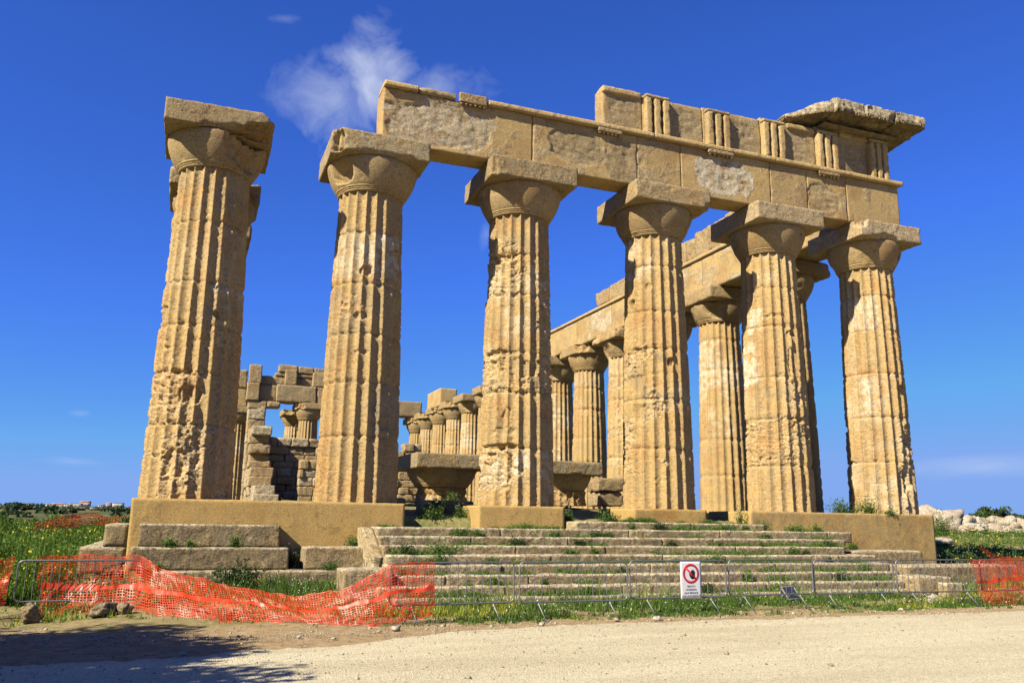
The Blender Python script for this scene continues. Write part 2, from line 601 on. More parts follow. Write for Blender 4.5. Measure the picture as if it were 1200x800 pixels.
# far fields: dry and olive bands
fd = k.noise(tc, .012, 6, .6, .3, sx=(1, .45, 1))
far = k.mix(k.ramp(fd, .4, .6), (.055, .068, .024), (.12, .105, .05))
far = k.mix(k.math('MULTIPLY', k.ramp(k.noise(tc, .08, 6, .7), .5, .62), .8), far, (.03, .045, .018))
c = k.mix(sp.outputs[1], c, far)
nt.links.new(c, b.inputs['Base Color'])
b.inputs['Roughness'].default_value = 1.0
b.inputs['Specular IOR Level'].default_value = .05
bp = k.node("ShaderNodeBump"); bp.inputs['Strength'].default_value = .8; bp.inputs['Distance'].default_value = .03
k.set(bp.inputs['Height'], k.math('ADD', n2, k.math('MULTIPLY', n3, .6)))
nt.links.new(bp.outputs[0], b.inputs['Normal'])
M_earth = mt

mt, nt, b = mat_new("pale_gravel")
k = NT(nt)
tc = k.node("ShaderNodeTexCoord").outputs['Object']
n1 = k.noise(tc, .9, 7, .62, .3, sx=(.22, 1.0, 1)); n2 = k.noise(tc, 9, 8, .7); n3 = k.noise(tc, 60, 5, .75)
vo = k.node("ShaderNodeTexVoronoi"); vo.inputs['Scale'].default_value = 55; k.set(vo.inputs['Vector'], tc)
c = k.mix(k.ramp(n1, .35, .65), (.415, .365, .240), (.49, .440, .30))
c = k.mix(k.math('MULTIPLY', k.ramp(n2, .5, .75), .45), c, (.295, .242, .16))
vc = k.node("ShaderNodeSeparateColor"); k.set(vc.inputs[0], vo.outputs['Color'])
c = k.mix(1.0, c, k.gray(k.ramp(vc.outputs[0], 0, 1, .74, 1.16)), 'MULTIPLY')
c = k.mix(1.0, c, k.gray(k.ramp(n3, .3, .7, .84, 1.1)), 'MULTIPLY')
nt.links.new(c, b.inputs['Base Color'])
b.inputs['Roughness'].default_value = 1.0
b.inputs['Specular IOR Level'].default_value = .1
bp = k.node("ShaderNodeBump"); bp.inputs['Strength'].default_value = .9; bp.inputs['Distance'].default_value = .015
k.set(bp.inputs['Height'], k.math('ADD', k.math('MULTIPLY', vo.outputs['Distance'], -1.2), k.math('ADD', n2, n3)))
nt.links.new(bp.outputs[0], b.inputs['Normal'])
M_gravel = mt


# ------------------------------------------------------------------ ground
def ground_z(x, y):
    x = np.asarray(x, float); y = np.asarray(y, float)
    P = np.stack([x, y, np.zeros_like(x)], -1).reshape(-1, 3)
    n = fbm(P * .35, 3, 91).reshape(x.shape)
    n2 = fbm(P * 1.9, 3, 92).reshape(x.shape)
    z = -2.25 + 0 * x
    near = sstep(-9.2, -5.5, y)
    z += near * (.06 * n + .05 * n2 + .05)
    left = sstep(-.5, -3.2, x)
    z += left * (sstep(-5.2, 7, y) * .62 + sstep(6, 24, y) * .18 + near * .10 * n)
    z += (1 - left) * sstep(2.5, -1.2, x) * 0
    z += sstep(-5.4, -3.0, y) * sstep(4.6, 3.2, x) * sstep(-2.8, -1.0, x) * .25
    rgt = sstep(22.5, 28, x)
    z += rgt * (sstep(-5.5, 0, y) * .42 + sstep(34, 48, x) * 1.0 + sstep(-4, 6, y) * .12 * n)
    dist = np.hypot(x, y)
    z -= sstep(60, 260, dist) * (1.2 + 2.0 * left)
    z -= sstep(200, 900, dist) * 5.0
    az = np.degrees(np.arctan2(x, y))
    P2 = np.stack([x / 260, y / 260, np.zeros_like(x)], -1).reshape(-1, 3)
    hn = fbm(P2, 4, 55).reshape(x.shape)
    hill = (sstep(220, 520, dist) * (8 + 3 * hn) + sstep(800, 1500, dist) * (11 + 4 * hn)) * sstep(3600, 2200, dist)
    z += hill * sstep(9, -3, az) * sstep(-60, -20, az)
    return z


def ground_patch(name, xs, ys):
    X, Y = np.meshgrid(xs, ys)
    Z = ground_z(X, Y)
    V = np.stack([X, Y, Z], -1).reshape(-1, 3)
    Mk = np.zeros((len(V), 3))
    x, y = V[:, 0], V[:, 1]
    g = sstep(-8.6, -7.0, y + .4 * fbm(V * .8, 3, 33)) * .55
    g = np.maximum(g, sstep(-1.2, -2.6, x) * sstep(-5.2, -3.5, y))
    g = np.maximum(g, sstep(23.5, 25, x) * sstep(-6, -3, y))
    g = np.maximum(g, .7 * sstep(40, 90, np.hypot(x, y)))
    Mk[:, 0] = g
    Mk[:, 1] = sstep(60, 160, np.hypot(x, y))
    return V, grid_faces(len(xs), len(ys)), Mk


def axis(lo, hi, near_lo, near_hi, step, grow=1.22):
    a = list(np.arange(near_lo, near_hi + 1e-6, step))
    s = step; v = near_hi
    while v < hi:
        s *= grow; v += s; a.append(min(v, hi))
    s = step; v = near_lo; pre = []
    while v > lo:
        s *= grow; v -= s; pre.append(max(v, lo))
    return np.array(pre[::-1] + a)


V, F, Mk = ground_patch('ground', axis(-9000, 9000, -8, 30, .12, 1.14), axis(-200, 12000, -12.6, 9, .12, 1.12))
g = link_mesh("ground", V, F, M_earth, mask=Mk, smooth=True)
tag(g, "brown earth and grassy ground around the temple", "ground", kind='structure')

# gravel path: a sheet with a ragged edge
xs = np.concatenate([np.arange(-60, -6, 1.0), np.arange(-6, 26, .05), np.arange(26, 80, 1.0)])
Pn = np.stack([xs, 0 * xs, 0 * xs], -1)
edge = np.interp(xs, [-60, -4, 0, 2.2, 3.8, 5.5, 8, 11.2, 15, 19, 30, 80], [-11.0, -11.2, -10.9, -10.3, -9.6, -9.15, -9.0, -8.95, -9.0, -8.9, -8.8, -8.8])
edge = edge + .16 * fbm(Pn * .9, 3, 5) + .09 * fbm(Pn * 6, 3, 6)
rows = [0, .03, .25, 1, 3, 6, 10, 15.5]
V = np.concatenate([np.stack([xs, edge - r, np.full_like(xs, -2.25 + .004 + .022 * sstep(0, .3, r))], -1) for r in rows])
F = grid_faces(len(xs), len(rows))[:, ::-1]
p = link_mesh("gravel_path", V, F, M_gravel)
tag(p, "pale cream gravel path across the foreground", "path", kind='structure')


# ------------------------------------------------------------------ columns
ZN, ZA, ZT = 8.74, 9.66, 10.28          # neck, underside and top of the abacus


def make_shaft(seed, face, joints, zones, bites=(), base=.11, nf=20, seg=13, dz=.028, whites=(), greys=(), zn=8.86, H=None, r0=1.135, r1=.925):
    """fluted, weathered shaft. face = angle looking at the camera; zones (z0,z1,phi0,phi1,amount) add wear"""
    nth = nf * seg
    H = ZN if H is None else H
    nz = int(H / dz) + 1
    th = np.arange(nth) / nth * 2 * np.pi
    z = np.linspace(0, H, nz)
    T, Z = np.meshgrid(th, z)
    T, Z = T.ravel(), Z.ravel()
    t = Z / zn
    Rr = r0 + (r1 - r0) * t + .022 * np.sin(np.pi * t)
    p = (T * nf / (2 * np.pi)) % 1 - .5
    S = np.stack([np.cos(T) * Rr, np.sin(T) * Rr, Z], -1)
    Q = S + seed * 11.7
    lo = fbm(Q * .9, 3, seed)
    mid = fbm(Q * np.array([3.6, 3.6, 4.4]), 4, seed + 3)
    hi = fbm(Q * np.array([10, 10, 17.]), 2, seed + 6)
    big = fbm(Q * np.array([1.7, 1.7, 2.3]), 3, seed + 12)
    strat = fbm(Q * np.array([1.8, 1.8, 10.]), 3, seed + 8)
    phi = (T - face + np.pi) % (2 * np.pi) - np.pi
    amt = np.full(len(T), base) + .22 * lo + .10 * mid
    for (z0, z1, p0, p1, a) in zones:
        wz = sstep(z0 - .12, z0 + .12, Z + .18 * mid) * sstep(z1 + .12, z1 - .12, Z + .18 * mid)
        wp = sstep(p0 - .15, p0 + .15, phi + .22 * mid) * sstep(p1 + .15, p1 - .15, phi + .22 * mid)
        amt = amt + a * wz * wp
    W = sstep(.42, .66, amt)
    W2 = sstep(.78, 1.02, amt)                                                  # flutes lost altogether
    depth = .120 * Rr / r0
    flute = -depth * (1 - (2 * p) ** 2)
    arr = sstep(.28, .5, np.abs(p))
    wob = np.stack([mid, big, hi * .5], -1) * .22
    v1, o1, g1 = worley(Q * np.array([2.6, 2.6, 3.4]) + wob, seed + 21)           # broken facets, large
    v2, o2, g2 = worley(Q * np.array([6.5, 6.5, 9.]) + wob * 1.6, seed + 31)      # and small
    strat2 = fbm(Q * np.array([2.6, 2.6, 19.]), 2, seed + 41)
    nx_, ny_ = np.cos(T + 1.2 * v1), np.sin(T + 1.2 * v1)
    fac1 = np.clip(v1, -.4, 1) * .040 + (o1[:, 0] * nx_ + o1[:, 1] * ny_) * .030 + o1[:, 2] * .035 * v1
    fac2 = np.clip(v2, -.2, 1) * .016 + o2[:, 2] * .014 * v2
    r = Rr + flute * (1 - .26 * W - .58 * W2) - .016 * W - .03 * W2
    r -= (.26 * W + .85 * W2) * fac1 + W * fac2
    r -= W * (.012 * np.clip(mid, -.5, 1.2) + .010 * hi)
    r -= W * .034 * sstep(.40, .47, hi * .7 + strat * .45)                        # pits and hollows
    r -= (.25 + .75 * W) * .024 * sstep(.50, .56, strat2 + .25 * mid)             # open bedding cracks
    r -= (1 - W) * .016 * sstep(.54, .60, hi * .9 + .35 * strat)
    r -= arr * (.25 + .75 * W) * .085 * sstep(.42, .50, mid * .55 + v2 * .38 + .22 * lo)   # chipped arrises
    r += .003 * hi
    for i, zj in enumerate(joints):
        d = Z - zj - .01 * lo
        nj = .55 + .6 * mid + .35 * hi
        r -= .030 * np.exp(-(d / .020) ** 2)
        r -= np.clip(nj, 0, 1.6) * (.035 + .05 * W) * np.exp(-(d / .085) ** 2)
    for (pb, zb, rp, rz, dep) in bites:
        q = np.sqrt(((phi - pb) * Rr / rp) ** 2 + ((Z - zb) / rz) ** 2) + .35 * mid
        r -= dep * sstep(1.05, .72, q)
    r = np.minimum(r, Rr + .012)
    V = np.stack([np.cos(T) * r, np.sin(T) * r, Z], -1)
    M = np.zeros((len(V), 3))
    M[:, 0] = np.clip(W * .85 + .1, 0, 1)
    rgd = np.random.default_rng(seed * 7 + 1)
    zj_ = np.array([-9.] + list(joints) + [99.])
    di = np.searchsorted(zj_, Z + .01 * lo) - 1
    gd, wd_ = rgd.uniform(0, .55, 12), rgd.uniform(-.2, .65, 12)
    M[:, 1] = gd[di] * sstep(-.2, .5, big)
    M[:, 2] = np.clip(wd_[di], 0, 1) * sstep(-.1, .6, lo + mid * .5)
    for lst, ch in ((greys, 1), (whites, 2)):
        for (z0, z1, p0, p1, a) in lst:
            wz = sstep(z0 - .1, z0 + .1, Z + .12 * mid) * sstep(z1 + .1, z1 - .1, Z + .12 * mid)
            wp = sstep(p0 - .08, p0 + .08, phi + .1 * mid) * sstep(p1 + .08, p1 - .08, phi + .1 * mid)
            M[:, ch] = np.maximum(M[:, ch], a * wz * wp)
    F = grid_faces(nth, nz, True)
    V = np.concatenate([V, [[0, 0, H]]])
    M = np.concatenate([M, [[.5, 0, 0]]])
    j = np.arange(nth); j2 = (j + 1) % nth
    o = (nz - 1) * nth
    return V, [F, np.stack([o + j, o + j2, np.full(nth, len(V) - 1)], -1)], M


ECH = [(.955, 0), (.968, .02), (.975, .04), (.965, .045), (.990, .06), (1.0, .08), (.992, .086), (1.015, .105), (1.03, .125), (1.022, .131),
       (1.066, .19), (1.124, .29), (1.174, .39), (1.218, .49), (1.254, .59), (1.283, .69), (1.303, .78), (1.310, .84), (1.308, .90), (1.29, .925)]


def make_echinus(seed, nth=150, rough=.35, bites=(), dens=3):
    pr = np.array(ECH)
    s = np.linspace(0, len(pr) - 1, (len(pr) - 1) * dens + 1)
    rr = np.interp(s, np.arange(len(pr)), pr[:, 0]); zz = np.interp(s, np.arange(len(pr)), pr[:, 1])
    th = np.arange(nth) / nth * 2 * np.pi
    T, Rr = np.meshgrid(th, rr); _, Z = np.meshgrid(th, zz)
    T, Rr, Z = T.ravel(), Rr.ravel(), Z.ravel()
    D = np.stack([np.cos(T), np.sin(T), 0 * T], -1)
    Q = D * Rr[:, None] + np.stack([0 * Z, 0 * Z, Z], -1) + seed * 5.3
    mid = fbm(Q * 2.2, 4, seed); hi = fbm(Q * 9, 3, seed + 4)
    W = sstep(.1, .8, mid * .8 + rough - .22)
    r = Rr - W * (.02 + .04 * np.clip(mid, 0, 1.3) + .018 * hi)
    V = D * r[:, None]; V[:, 2] = Z
    for (c, rad, dep) in bites:
        c = np.array(c)
        q = np.linalg.norm(V - c, axis=1) / rad + .3 * mid
        w = sstep(1.0, .45, q) * dep
        tgt = np.stack([0 * T, 0 * T, np.full_like(T, .2)], -1)
        V = V + (tgt - V) * w[:, None]
        W = np.maximum(W, w * 2)
    n = len(rr)
    V = np.concatenate([V, [[0, 0, 0], [0, 0, zz[-1]]]])
    F = grid_faces(nth, n, True)
    j = np.arange(nth); j2 = (j + 1) % nth
    tri = np.concatenate([np.stack([j2, j, np.full(nth, len(V) - 2)], -1), np.stack([(n - 1) * nth + j, (n - 1) * nth + j2, np.full(nth, len(V) - 1)], -1)])
    M = np.zeros((len(V), 3)); M[:len(W), 0] = np.clip(W, 0, 1); M[:, 1] = .25
    return V, [F, tri], M


def make_abacus(seed, a=1.39, h=ZT - ZA, chip=.10, bites=(), grey=.85, res=.05, wear=.4, white=0):
    V, F, M = rblock((-a, -a, 0), (a, a, h), res, .02, .012, 1.4, seed, chip, .005, wear, grey, white)
    mid = fbm(V * 2.4 + seed * 3.7, 4, seed + 2)
    for (c, rad, dep) in bites:
        c = np.array(c)
        q = np.linalg.norm((V - c) / np.array(rad), axis=1) + .35 * mid
        w = sstep(1.0, .5, q) * dep
        V = V + (np.array([0, 0, h * .75]) - V) * w[:, None]
        M[:, 0] = np.maximum(M[:, 0], w * 2)
        M[:, 1] = M[:, 1] * (1 - np.clip(w * 3, 0, 1))
    return V, F, M


def column(loc, label, shaft, ech, aba, group, name="fluted_column", smat=None):
    t = thing(name, loc, label, "column", group)
    link_mesh("shaft", *shaft[:2], smat or M_stone, t, mask=shaft[2])
    if ech: link_mesh("echinus", *ech[:2], M_cap, t, (0, 0, ZN), mask=ech[2])
    if aba: link_mesh("abacus", *aba[:2], M_cap, t, (0, 0, ZA), mask=aba[2])
    return t


XC = [-.06, 4.30, 9.0, 13.82, 18.46, 22.85]


def face_of(x, y=0.0):
    return math.atan2(CAM.y - y, CAM.x - x)


FG = "columns of the temple front"
# first from the left: free standing, capital half restored, shaft eroded below
column((XC[0], 0, 0), "free-standing eroded column at the left end of the front, capital half broken away",
       make_shaft(3, face_of(XC[0]), [1.82, 3.15, 4.4, 5.55, 7.2],
                  [(0, 3.2, -1.8, .15, .40), (0, 1.6, -.7, .45, .32), (3.0, 5.75, -1.8, 1.8, .30), (5.6, 8.86, -1.8, 1.8, -.30), (7.3, 8.2, -.9, -.25, .35), (0, 5, .7, 1.8, -.05)],
                  bites=[(-.1, 2.55, .32, .28, .10), (-.35, .9, .35, .45, .08), (.05, 1.15, .25, .5, .07), (-1.35, 4.6, .3, .4, .09), (.35, 4.7, .1, .12, .1)]),
       make_echinus(5, bites=[((1.15, -.75, .45), .75, .35), ((.6, -1.25, .6), .5, .22)], rough=.0),
       make_abacus(7, chip=.04, bites=[((1.37, -1.37, 0.0), (.9, .7, .40), .22), ((1.45, -1.2, .62), (.5, .6, .25), .10), ((.5, -1.45, -.02), (1.0, .5, .22), .10)], grey=.7), FG)
column((XC[1], 0, 0), "crisply fluted column holding the free left end of the long beam",
       make_shaft(14, face_of(XC[1]), [1.74, 3.2, 4.56, 6.0, 7.5],
                  [(0, 1.7, -1.8, 1.8, -.35), (1.8, 6.0, -1.8, 1.8, .02), (4.5, 6.1, -.8, .1, .2), (2.3, 3.3, .1, 1.6, -.2), (7.4, 8.8, -.6, .6, .1)],
                  bites=[(-.05, 6.35, .24, .16, .09), (-.15, 5.05, .22, .14, .07), (-.05, 4.05, .22, .07, .05), (.65, 2.1, .2, .16, .05), (1.3, 6.9, .3, .3, .06)],
                  whites=[(6.3, 7.5, -.6, 1.2, .75)], greys=[(1.75, 3.2, .35, 1.7, 1.0)]),
       make_echinus(15, rough=.15, bites=[((-1.15, -.7, .5), .45, .22)]),
       make_abacus(17, chip=.06, bites=[((-1.37, -1.37, .1), (.42, .42, .75), .16), ((.3, -1.45, -.05), (1.1, .3, .18), .06)], grey=.95), FG)
column((XC[2], 0, 0), "most battered front column, with deep notches between its drums, on a low plinth",
       make_shaft(21, face_of(XC[2]), [1.63, 3.25, 4.45, 6.2, 7.45],
                  [(0, .45, -1.8, 1.8, -.35), (.45, 1.62, -1.8, .05, .6), (1.7, 3.2, -1.8, 1.8, .16), (3.25, 4.45, -1.8, 1.8, .5), (4.5, 6.0, -1.8, .35, -.25), (4.5, 6.2, .35, 1.8, .35),
                   (6.1, 8.1, -1.8, .25, .55), (8.0, 8.86, -1.8, 0, .1), (6.2, 8.8, .3, 1.8, .1)],
                  bites=[(-.75, 4.42, .75, .12, .10), (-.55, 1.66, .9, .10, .09), (-.5, 1.05, .75, .55, .10), (-.2, 3.9, .9, .5, .07), (-.3, 2.5, .16, .3, .06), (-.55, 7.35, .6, .16, .10), (-1.0, 6.9, .5, .5, .07), (-.4, 2.1, .45, .12, .05)],
                  whites=[(.9, 1.5, -.05, .35, 1.0), (5.9, 6.5, -.9, 0, .3)]),
       make_echinus(25, rough=.05), make_abacus(27, chip=.03, bites=[((-1.37, -1.45, .0), (.18, .18, .5), .08)], grey=.7), FG)
column((XC[3], 0, 0), "front column on a low plinth, square socket high on its left side",
       make_shaft(32, face_of(XC[3]), [1.83, 3.37, 4.97, 6.2, 7.7],
                  [(0, .75, -1.8, 1.8, -.35), (.8, 5.0, -1.8, .5, .33), (4.6, 5.3, -1.8, .3, .3), (5.3, 6.15, -1.8, 1.8, -.12), (6.2, 7.8, -1.8, 1.8, .14), (7.8, 8.9, -1.8, 1.8, -.1)],
                  bites=[(-.85, 6.52, .17, .20, .20), (.5, 4.55, .11, .14, .15), (-.7, 4.75, .55, .22, .08), (-.75, 3.9, .5, .3, .06), (-.4, 2.9, .5, .3, .05), (-1.2, 2.3, .4, .5, .05), (-.2, 7.0, .12, .15, .05)]),
       make_echinus(35, rough=.2), make_abacus(37, chip=.03, grey=.7, bites=[((1.37, -1.45, 0), (.2, .2, .2), .08)]), FG)
column((XC[4], 0, 0), "front column with a rough pitted band between smooth flutes, second from the right",
       make_shaft(43, face_of(XC[4]), [1.45, 3.0, 4.4, 6.15, 7.5],
                  [(0, 1.42, -1.8, 1.8, -.4), (1.45, 3.05, -1.8, 1.8, .5), (3.0, 6.1, .2, 1.8, .28), (3.0, 6.1, -1.8, .2, -.1), (6.2, 8.9, -1.8, 1.8, -.25), (6.3, 6.8, -.6, .4, .4)],
                  bites=[(.7, 4.9, .16, .5, .06), (.9, 3.9, .16, .4, .06), (.75, 5.9, .2, .12, .07), (0.1, 6.5, .3, .1, .05)],
                  whites=[(4.2, 5.6, -1.3, -.55, 1.0), (6.0, 6.8, -.9, -.3, .9)]),
       make_echinus(45, rough=.1), make_abacus(47, chip=.03, grey=.6, white=.25), FG)
column((XC[5], 0, 0), "corner column at the right end of the front, right edge bitten, white patch midway",
       make_shaft(54, face_of(XC[5]), [1.74, 3.3, 4.85, 6.4, 7.7],
                  [(0, 1.7, -1.8, .35, -.3), (0, 1.7, .4, 1.1, .25), (1.75, 4.8, -1.8, .6, .0), (1.7, 5.6, .8, 1.8, .4), (4.85, 8.8, -1.8, 1.8, -.08), (1.7, 3.2, -1.8, -.9, .35)],
                  bites=[(1.35, 4.3, .4, .45, .16), (1.4, 3.4, .3, .3, .12), (1.25, 2.5, .3, .35, .12), (.75, 1.1, .28, .55, .12), (1.0, 1.3, .3, .4, .10), (-1.4, 1.9, .3, .3, .12), (-1.45, 2.8, .3, .4, .09), (-1.35, .6, .25, .5, .07), (1.45, 5.5, .3, .5, .09)],
                  whites=[(3.4, 4.75, -.45, -.02, 1.0), (6.4, 7.7, -.75, .35, .75), (3.3, 8, -1.0, -.6, .3), (.6, 2.6, .75, 1.2, .6)]),
       make_echinus(55, rough=.2, bites=[((.8, -1.0, .7), .35, .15)]),
       make_abacus(57, chip=.06, grey=.35, white=.5, bites=[((-.2, -1.42, -.02), (.8, .3, .22), .08), ((-1.37, -1.37, .62), (.3, .3, .3), .10)]), FG)

# the rows behind: three shaft variants, three capitals, copied
fl_var = [make_shaft(61, 0, [1.7, 3.3, 4.9, 6.5, 7.9], [(1.6, 5.2, -4, 4, .2), (0, 1.5, -4, 4, -.3)], seg=6, dz=.07, whites=[(5.6, 6.9, -4, 4, .7)]),
          make_shaft(65, 0, [1.9, 3.5, 5.2, 6.7], [(1.2, 7.0, -4, 4, .14), (0, 1.2, -4, 4, -.25)], seg=6, dz=.07),
          make_shaft(69, 0, [1.6, 3.1, 4.6, 6.3, 7.6], [(.8, 8.0, -4, 4, .32)], seg=6, dz=.07)]
ec_var = [make_echinus(71, 90, .4, dens=2, bites=[((-.9, -.9, .5), .5, .15)]), make_echinus(73, 90, .25, dens=2), make_echinus(75, 90, .55, dens=2, bites=[((-1.1, .2, .5), .6, .2)])]
ab_var = [make_abacus(77, chip=.10, res=.09, grey=.55), make_abacus(78, chip=.16, res=.09, grey=.45, bites=[((-1.37, -1.37, .3), (.7, .9, .6), .25)]),
          make_abacus(79, chip=.25, res=.09, grey=.4, bites=[((-1.37, 0, .62), (.7, 1.6, .5), .25), ((1.3, -1.2, .4), (.7, .7, .6), .3)])]
RG = "columns of the right-hand row going back"
SF = 4.631
XR = 22.78
protos = {}
ord_w = ["first", "second", "third", "fourth", "fifth", "sixth", "seventh", "eighth", "ninth", "tenth", "eleventh", "twelfth", "thirteenth", "fourteenth"]
rlabels = {
    1: "shaded column directly behind the corner column, seen through the last gap of the front",
    2: "sunlit column with a row of white patches, seen between the fourth and fifth front columns",
    3: "column almost hidden behind the fourth front column, only its right edge showing",
    4: "slim sliver of eroded column just left of the fourth front column",
    5: "sunlit column under the low end of the side beam, right of the third front column",
    6: "column hugging the right edge of the third front column, behind the small fallen capital",
    7: "first column of the right-hand row hidden behind the third front column",
    8: "second column of the right-hand row hidden behind the third front column",
    9: "third column of the right-hand row hidden behind the third front column",
    10: "tallest of the far columns left of the third front column, no beam above it",
    11: "far column with a broken capital, next left of the tallest far column",
    12: "far column directly below the loose pale beam block",
    13: "far column at the left edge of the loose pale beam block",
    14: "far rear corner column under the short dark beam end, leftmost of the far row"}
for i in range(1, 15):
    v = [1, 0, 2, 2, 2, 0, 1, 2, 1, 0, 2, 1, 2, 1][i - 1]
    if v not in protos:
        protos[v] = column((0, 0, 0), "x", fl_var[v], ec_var[v], ab_var[v], RG)
        o = protos[v]
    else:
        o = copy_tree(protos[v])
    o.location = (XR, SF * i, .0)
    o.rotation_euler = (0, 0, (i * 2 % 4) * math.pi / 2 + (math.pi / 2 if i % 2 else 0))
    tag(o, rlabels[i], "column", RG)
LG = "columns of the left-hand row going back"
for i, lab in ((1, "column directly behind the free-standing left column, its capital showing on both sides"),
               (2, "second column behind the free-standing left column, a dark edge of its capital showing")):
    o = copy_tree(protos[1])
    o.location = (0, SF * i, 0); o.rotation_euler = (0, 0, i * math.pi / 2)
    tag(o, lab, "column", LG)
BG = "columns at the far rear of the temple"
for (x, y, v, rz, lab) in ((4.3, 64.8, 0, 0, "far rear column in shade just right of the free-standing left column"),
                           (9.75, 64.8, 2, 1.57, "thin slice of far column with a ragged capital inside the window-like opening"),
                           (10.35, 59.0, 1, 0, "far rear column with a square capital standing in the window-like opening")):
    o = copy_tree(protos[v]); o.location = (x, y, .05); o.rotation_euler = (0, 0, rz)
    tag(o, lab, "column", BG)


# ------------------------------------------------------------------ front entablature
def beam_face(x0, x1, z0, z1, y0, y1, seed, res=.055, patches=(), wear=.12, amp=.008, rnd=.02, chip=.02, grey=0.0, white=0.0):
    """a long dressed beam whose front (-y) face has rough, sunk patches where old stone shows"""
    V, F, M = rblock((x0, y0, z0), (x1, y1, z1), res, rnd, amp, .8, seed, chip, .003, wear, grey, white)
    front = V[:, 1] < y0 + .08
    n = fbm(V * 2.1 + seed, 4, seed + 1); n2 = fbm(V * np.array([5, 5, 9.]) + seed, 4, seed + 4)
    for (cx, cz, rx, rz, dep, kind) in patches:
        q = np.sqrt(((V[:, 0] - cx) / rx) ** 2 + ((V[:, 2] - cz) / rz) ** 2)
        q = np.where(np.abs(q) < 3, (np.abs((V[:, 0] - cx) / rx) ** 3 + np.abs((V[:, 2] - cz) / rz) ** 3) ** (1 / 3), q) + .18 * n
        w = sstep(1.03, .97, q) * front
        tq = (n * .8 + n2 * .5) * 2; tt = np.floor(tq) + sstep(.75, 1, tq - np.floor(tq))
        V[:, 1] += w * (dep * 1.3 + .012 * np.clip(tt, -1, 2) + .010 * n2)
        M[:, 0] = np.maximum(M[:, 0], w * .95)
        if kind == 'g': M[:, 1] = np.maximum(M[:, 1], w * .7)
        if kind == 'w': M[:, 2] = np.maximum(M[:, 2], w * 1.0)
        if kind == 'p': M[:, 2] = np.maximum(M[:, 2], w * .55); M[:, 1] = np.maximum(M[:, 1], w * .3)
    return V, F, M


ent = thing("front_entablature", (14.0, 0, 10.28), "long stone beam with triglyphs spanning the five right front columns", "entablature")
E0 = np.array([14.0, 0, 10.28])
A0, A1 = 10.284, 12.0
pieces = []
joints = [4.33, 9.05, 12.75, 14.4, 18.0, 19.6, 21.35, 23.80]
pat = [(6.0, 11.08, 1.62, .70, .03, 'p'), (10.55, 11.18, 1.0, .52, .03, 'g'), (12.3, 11.0, .75, .72, .015, 'g'), (16.1, 11.15, 1.15, .68, .015, 'w'), (20.25, 10.95, .72, .62, .025, '')]
for i in range(len(joints) - 1):
    pieces.append(beam_face(joints[i] + (.006 if i else 0), joints[i + 1] - .006, A0, A1, -.93, -.06, 100 + i, patches=pat, chip=.055, res=.045, wear=[.1, .05, .35, .1, .0, .3, .1][i], grey=[0, 0, .25, .0, .3, .0, .2][i]))
V, F, Mk = join(pieces)
arch = link_mesh("architrave", V - E0, F, M_plaster, ent, mask=Mk)
# fillet (taenia) along the top of the architrave, broken over the left end
tp = []
for (x0, x1) in ((4.33, 5.35), (7.55, 13.35), (13.36, 18.2), (18.21, 23.93)):
    tp.append(rblock((x0, -1.075, 12.003), (x1, -.2, 12.155), .05, .005, .003, 2, int(x0 * 7), .012, .002, .15, .05))
tp.append(rblock((5.36, -1.0, 12.003), (6.55, -.25, 12.20), .05, .05, .03, 2.2, 311, .10, .01, .8, .7))
V, F, Mk = join(tp)
link_mesh("fillet_band", V - E0, F, M_plaster, ent, mask=Mk)
for (x0, x1, s) in ((6.62, 7.5, 1), (11.28, 12.15, 2), (15.42, 16.45, 3), (20.05, 21.0, 4)):
    pr = [rblock((x0, -1.07, 11.86 if s > 1 else 11.93), (x1, -.94, 12.0 if s > 1 else 12.24), .04, .012, .006, 3, 320 + s, .03, .004, .7, .55)]
    n = 6
    for q in range(n):
        xx = x0 + (q + .5) / n * (x1 - x0)
        pr.append(rblock((xx - .045, -1.05, 11.80 if s > 1 else 11.86), (xx + .045, -.96, 11.858 if s > 1 else 11.928), .03, .015, .004, 3, 330 + q, .01, .002, .7, .5))
    V, F, Mk = join(pr)
    link_mesh("regula", V - E0, F, M_cap, arch, mask=Mk)
# frieze
F0, F1 = 12.165, 13.78
fz = []
for (x0, x1, top, sd) in ((11.58, 13.05, 13.62, 1), (13.051, 15.4, 13.58, 2), (15.401, 17.8, 13.62, 3), (17.801, 20.2, 13.72, 4), (20.201, 23.42, 13.85, 5)):
    fz.append(beam_face(x0, x1, F0, top, -.78, -.18, 140 + sd, patches=[(x0 + (x1 - x0) * .55, 12.85, (x1 - x0) * .40, .55, .02, 'g' if sd != 4 else '')], wear=.35, grey=.25, chip=.06, res=.055))
V, F, Mk = join(fz)
fr = link_mesh("frieze", V - E0, F, M_plaster, ent, mask=Mk)
for (x0, x1, z0, z1, sd) in ((11.57, 13.0, 13.42, 13.63, 171), (18.95, 20.15, 13.50, 13.70, 172), (21.3, 22.6, 13.62, 13.80, 173)):
    V, F, Mk = rblock((x0, -.86, z0), (x1, -.5, z1), .06, .015, .006, 2, sd, .03, .002, .25, .15)
    link_mesh("crown_band", V - E0, F, M_plaster, fr, mask=Mk)


def triglyph(x0, x1, z0, z1, sd, pieces3=(1, 1, 1)):
    w = (x1 - x0)
    bw = w * .27
    ps = []
    for q in range(3):
        a = x0 + q * (w - bw) / 2
        zt = z1 - (0.12 if pieces3[q] == 1 else .45)
        ps.append(rblock((a, -.98, z0), (a + bw, -.70, zt), .045, .045, .01, 2.4, sd + q, .05, .004, .3, .15))
    ps.append(rblock((x0 - .01, -.97, z1 - .118), (x1 + .01, -.72, z1), .05, .03, .012, 2.4, sd + 7, .06, .004, .4, .4))
    V, F, Mk = join(ps)
    return V, F, Mk


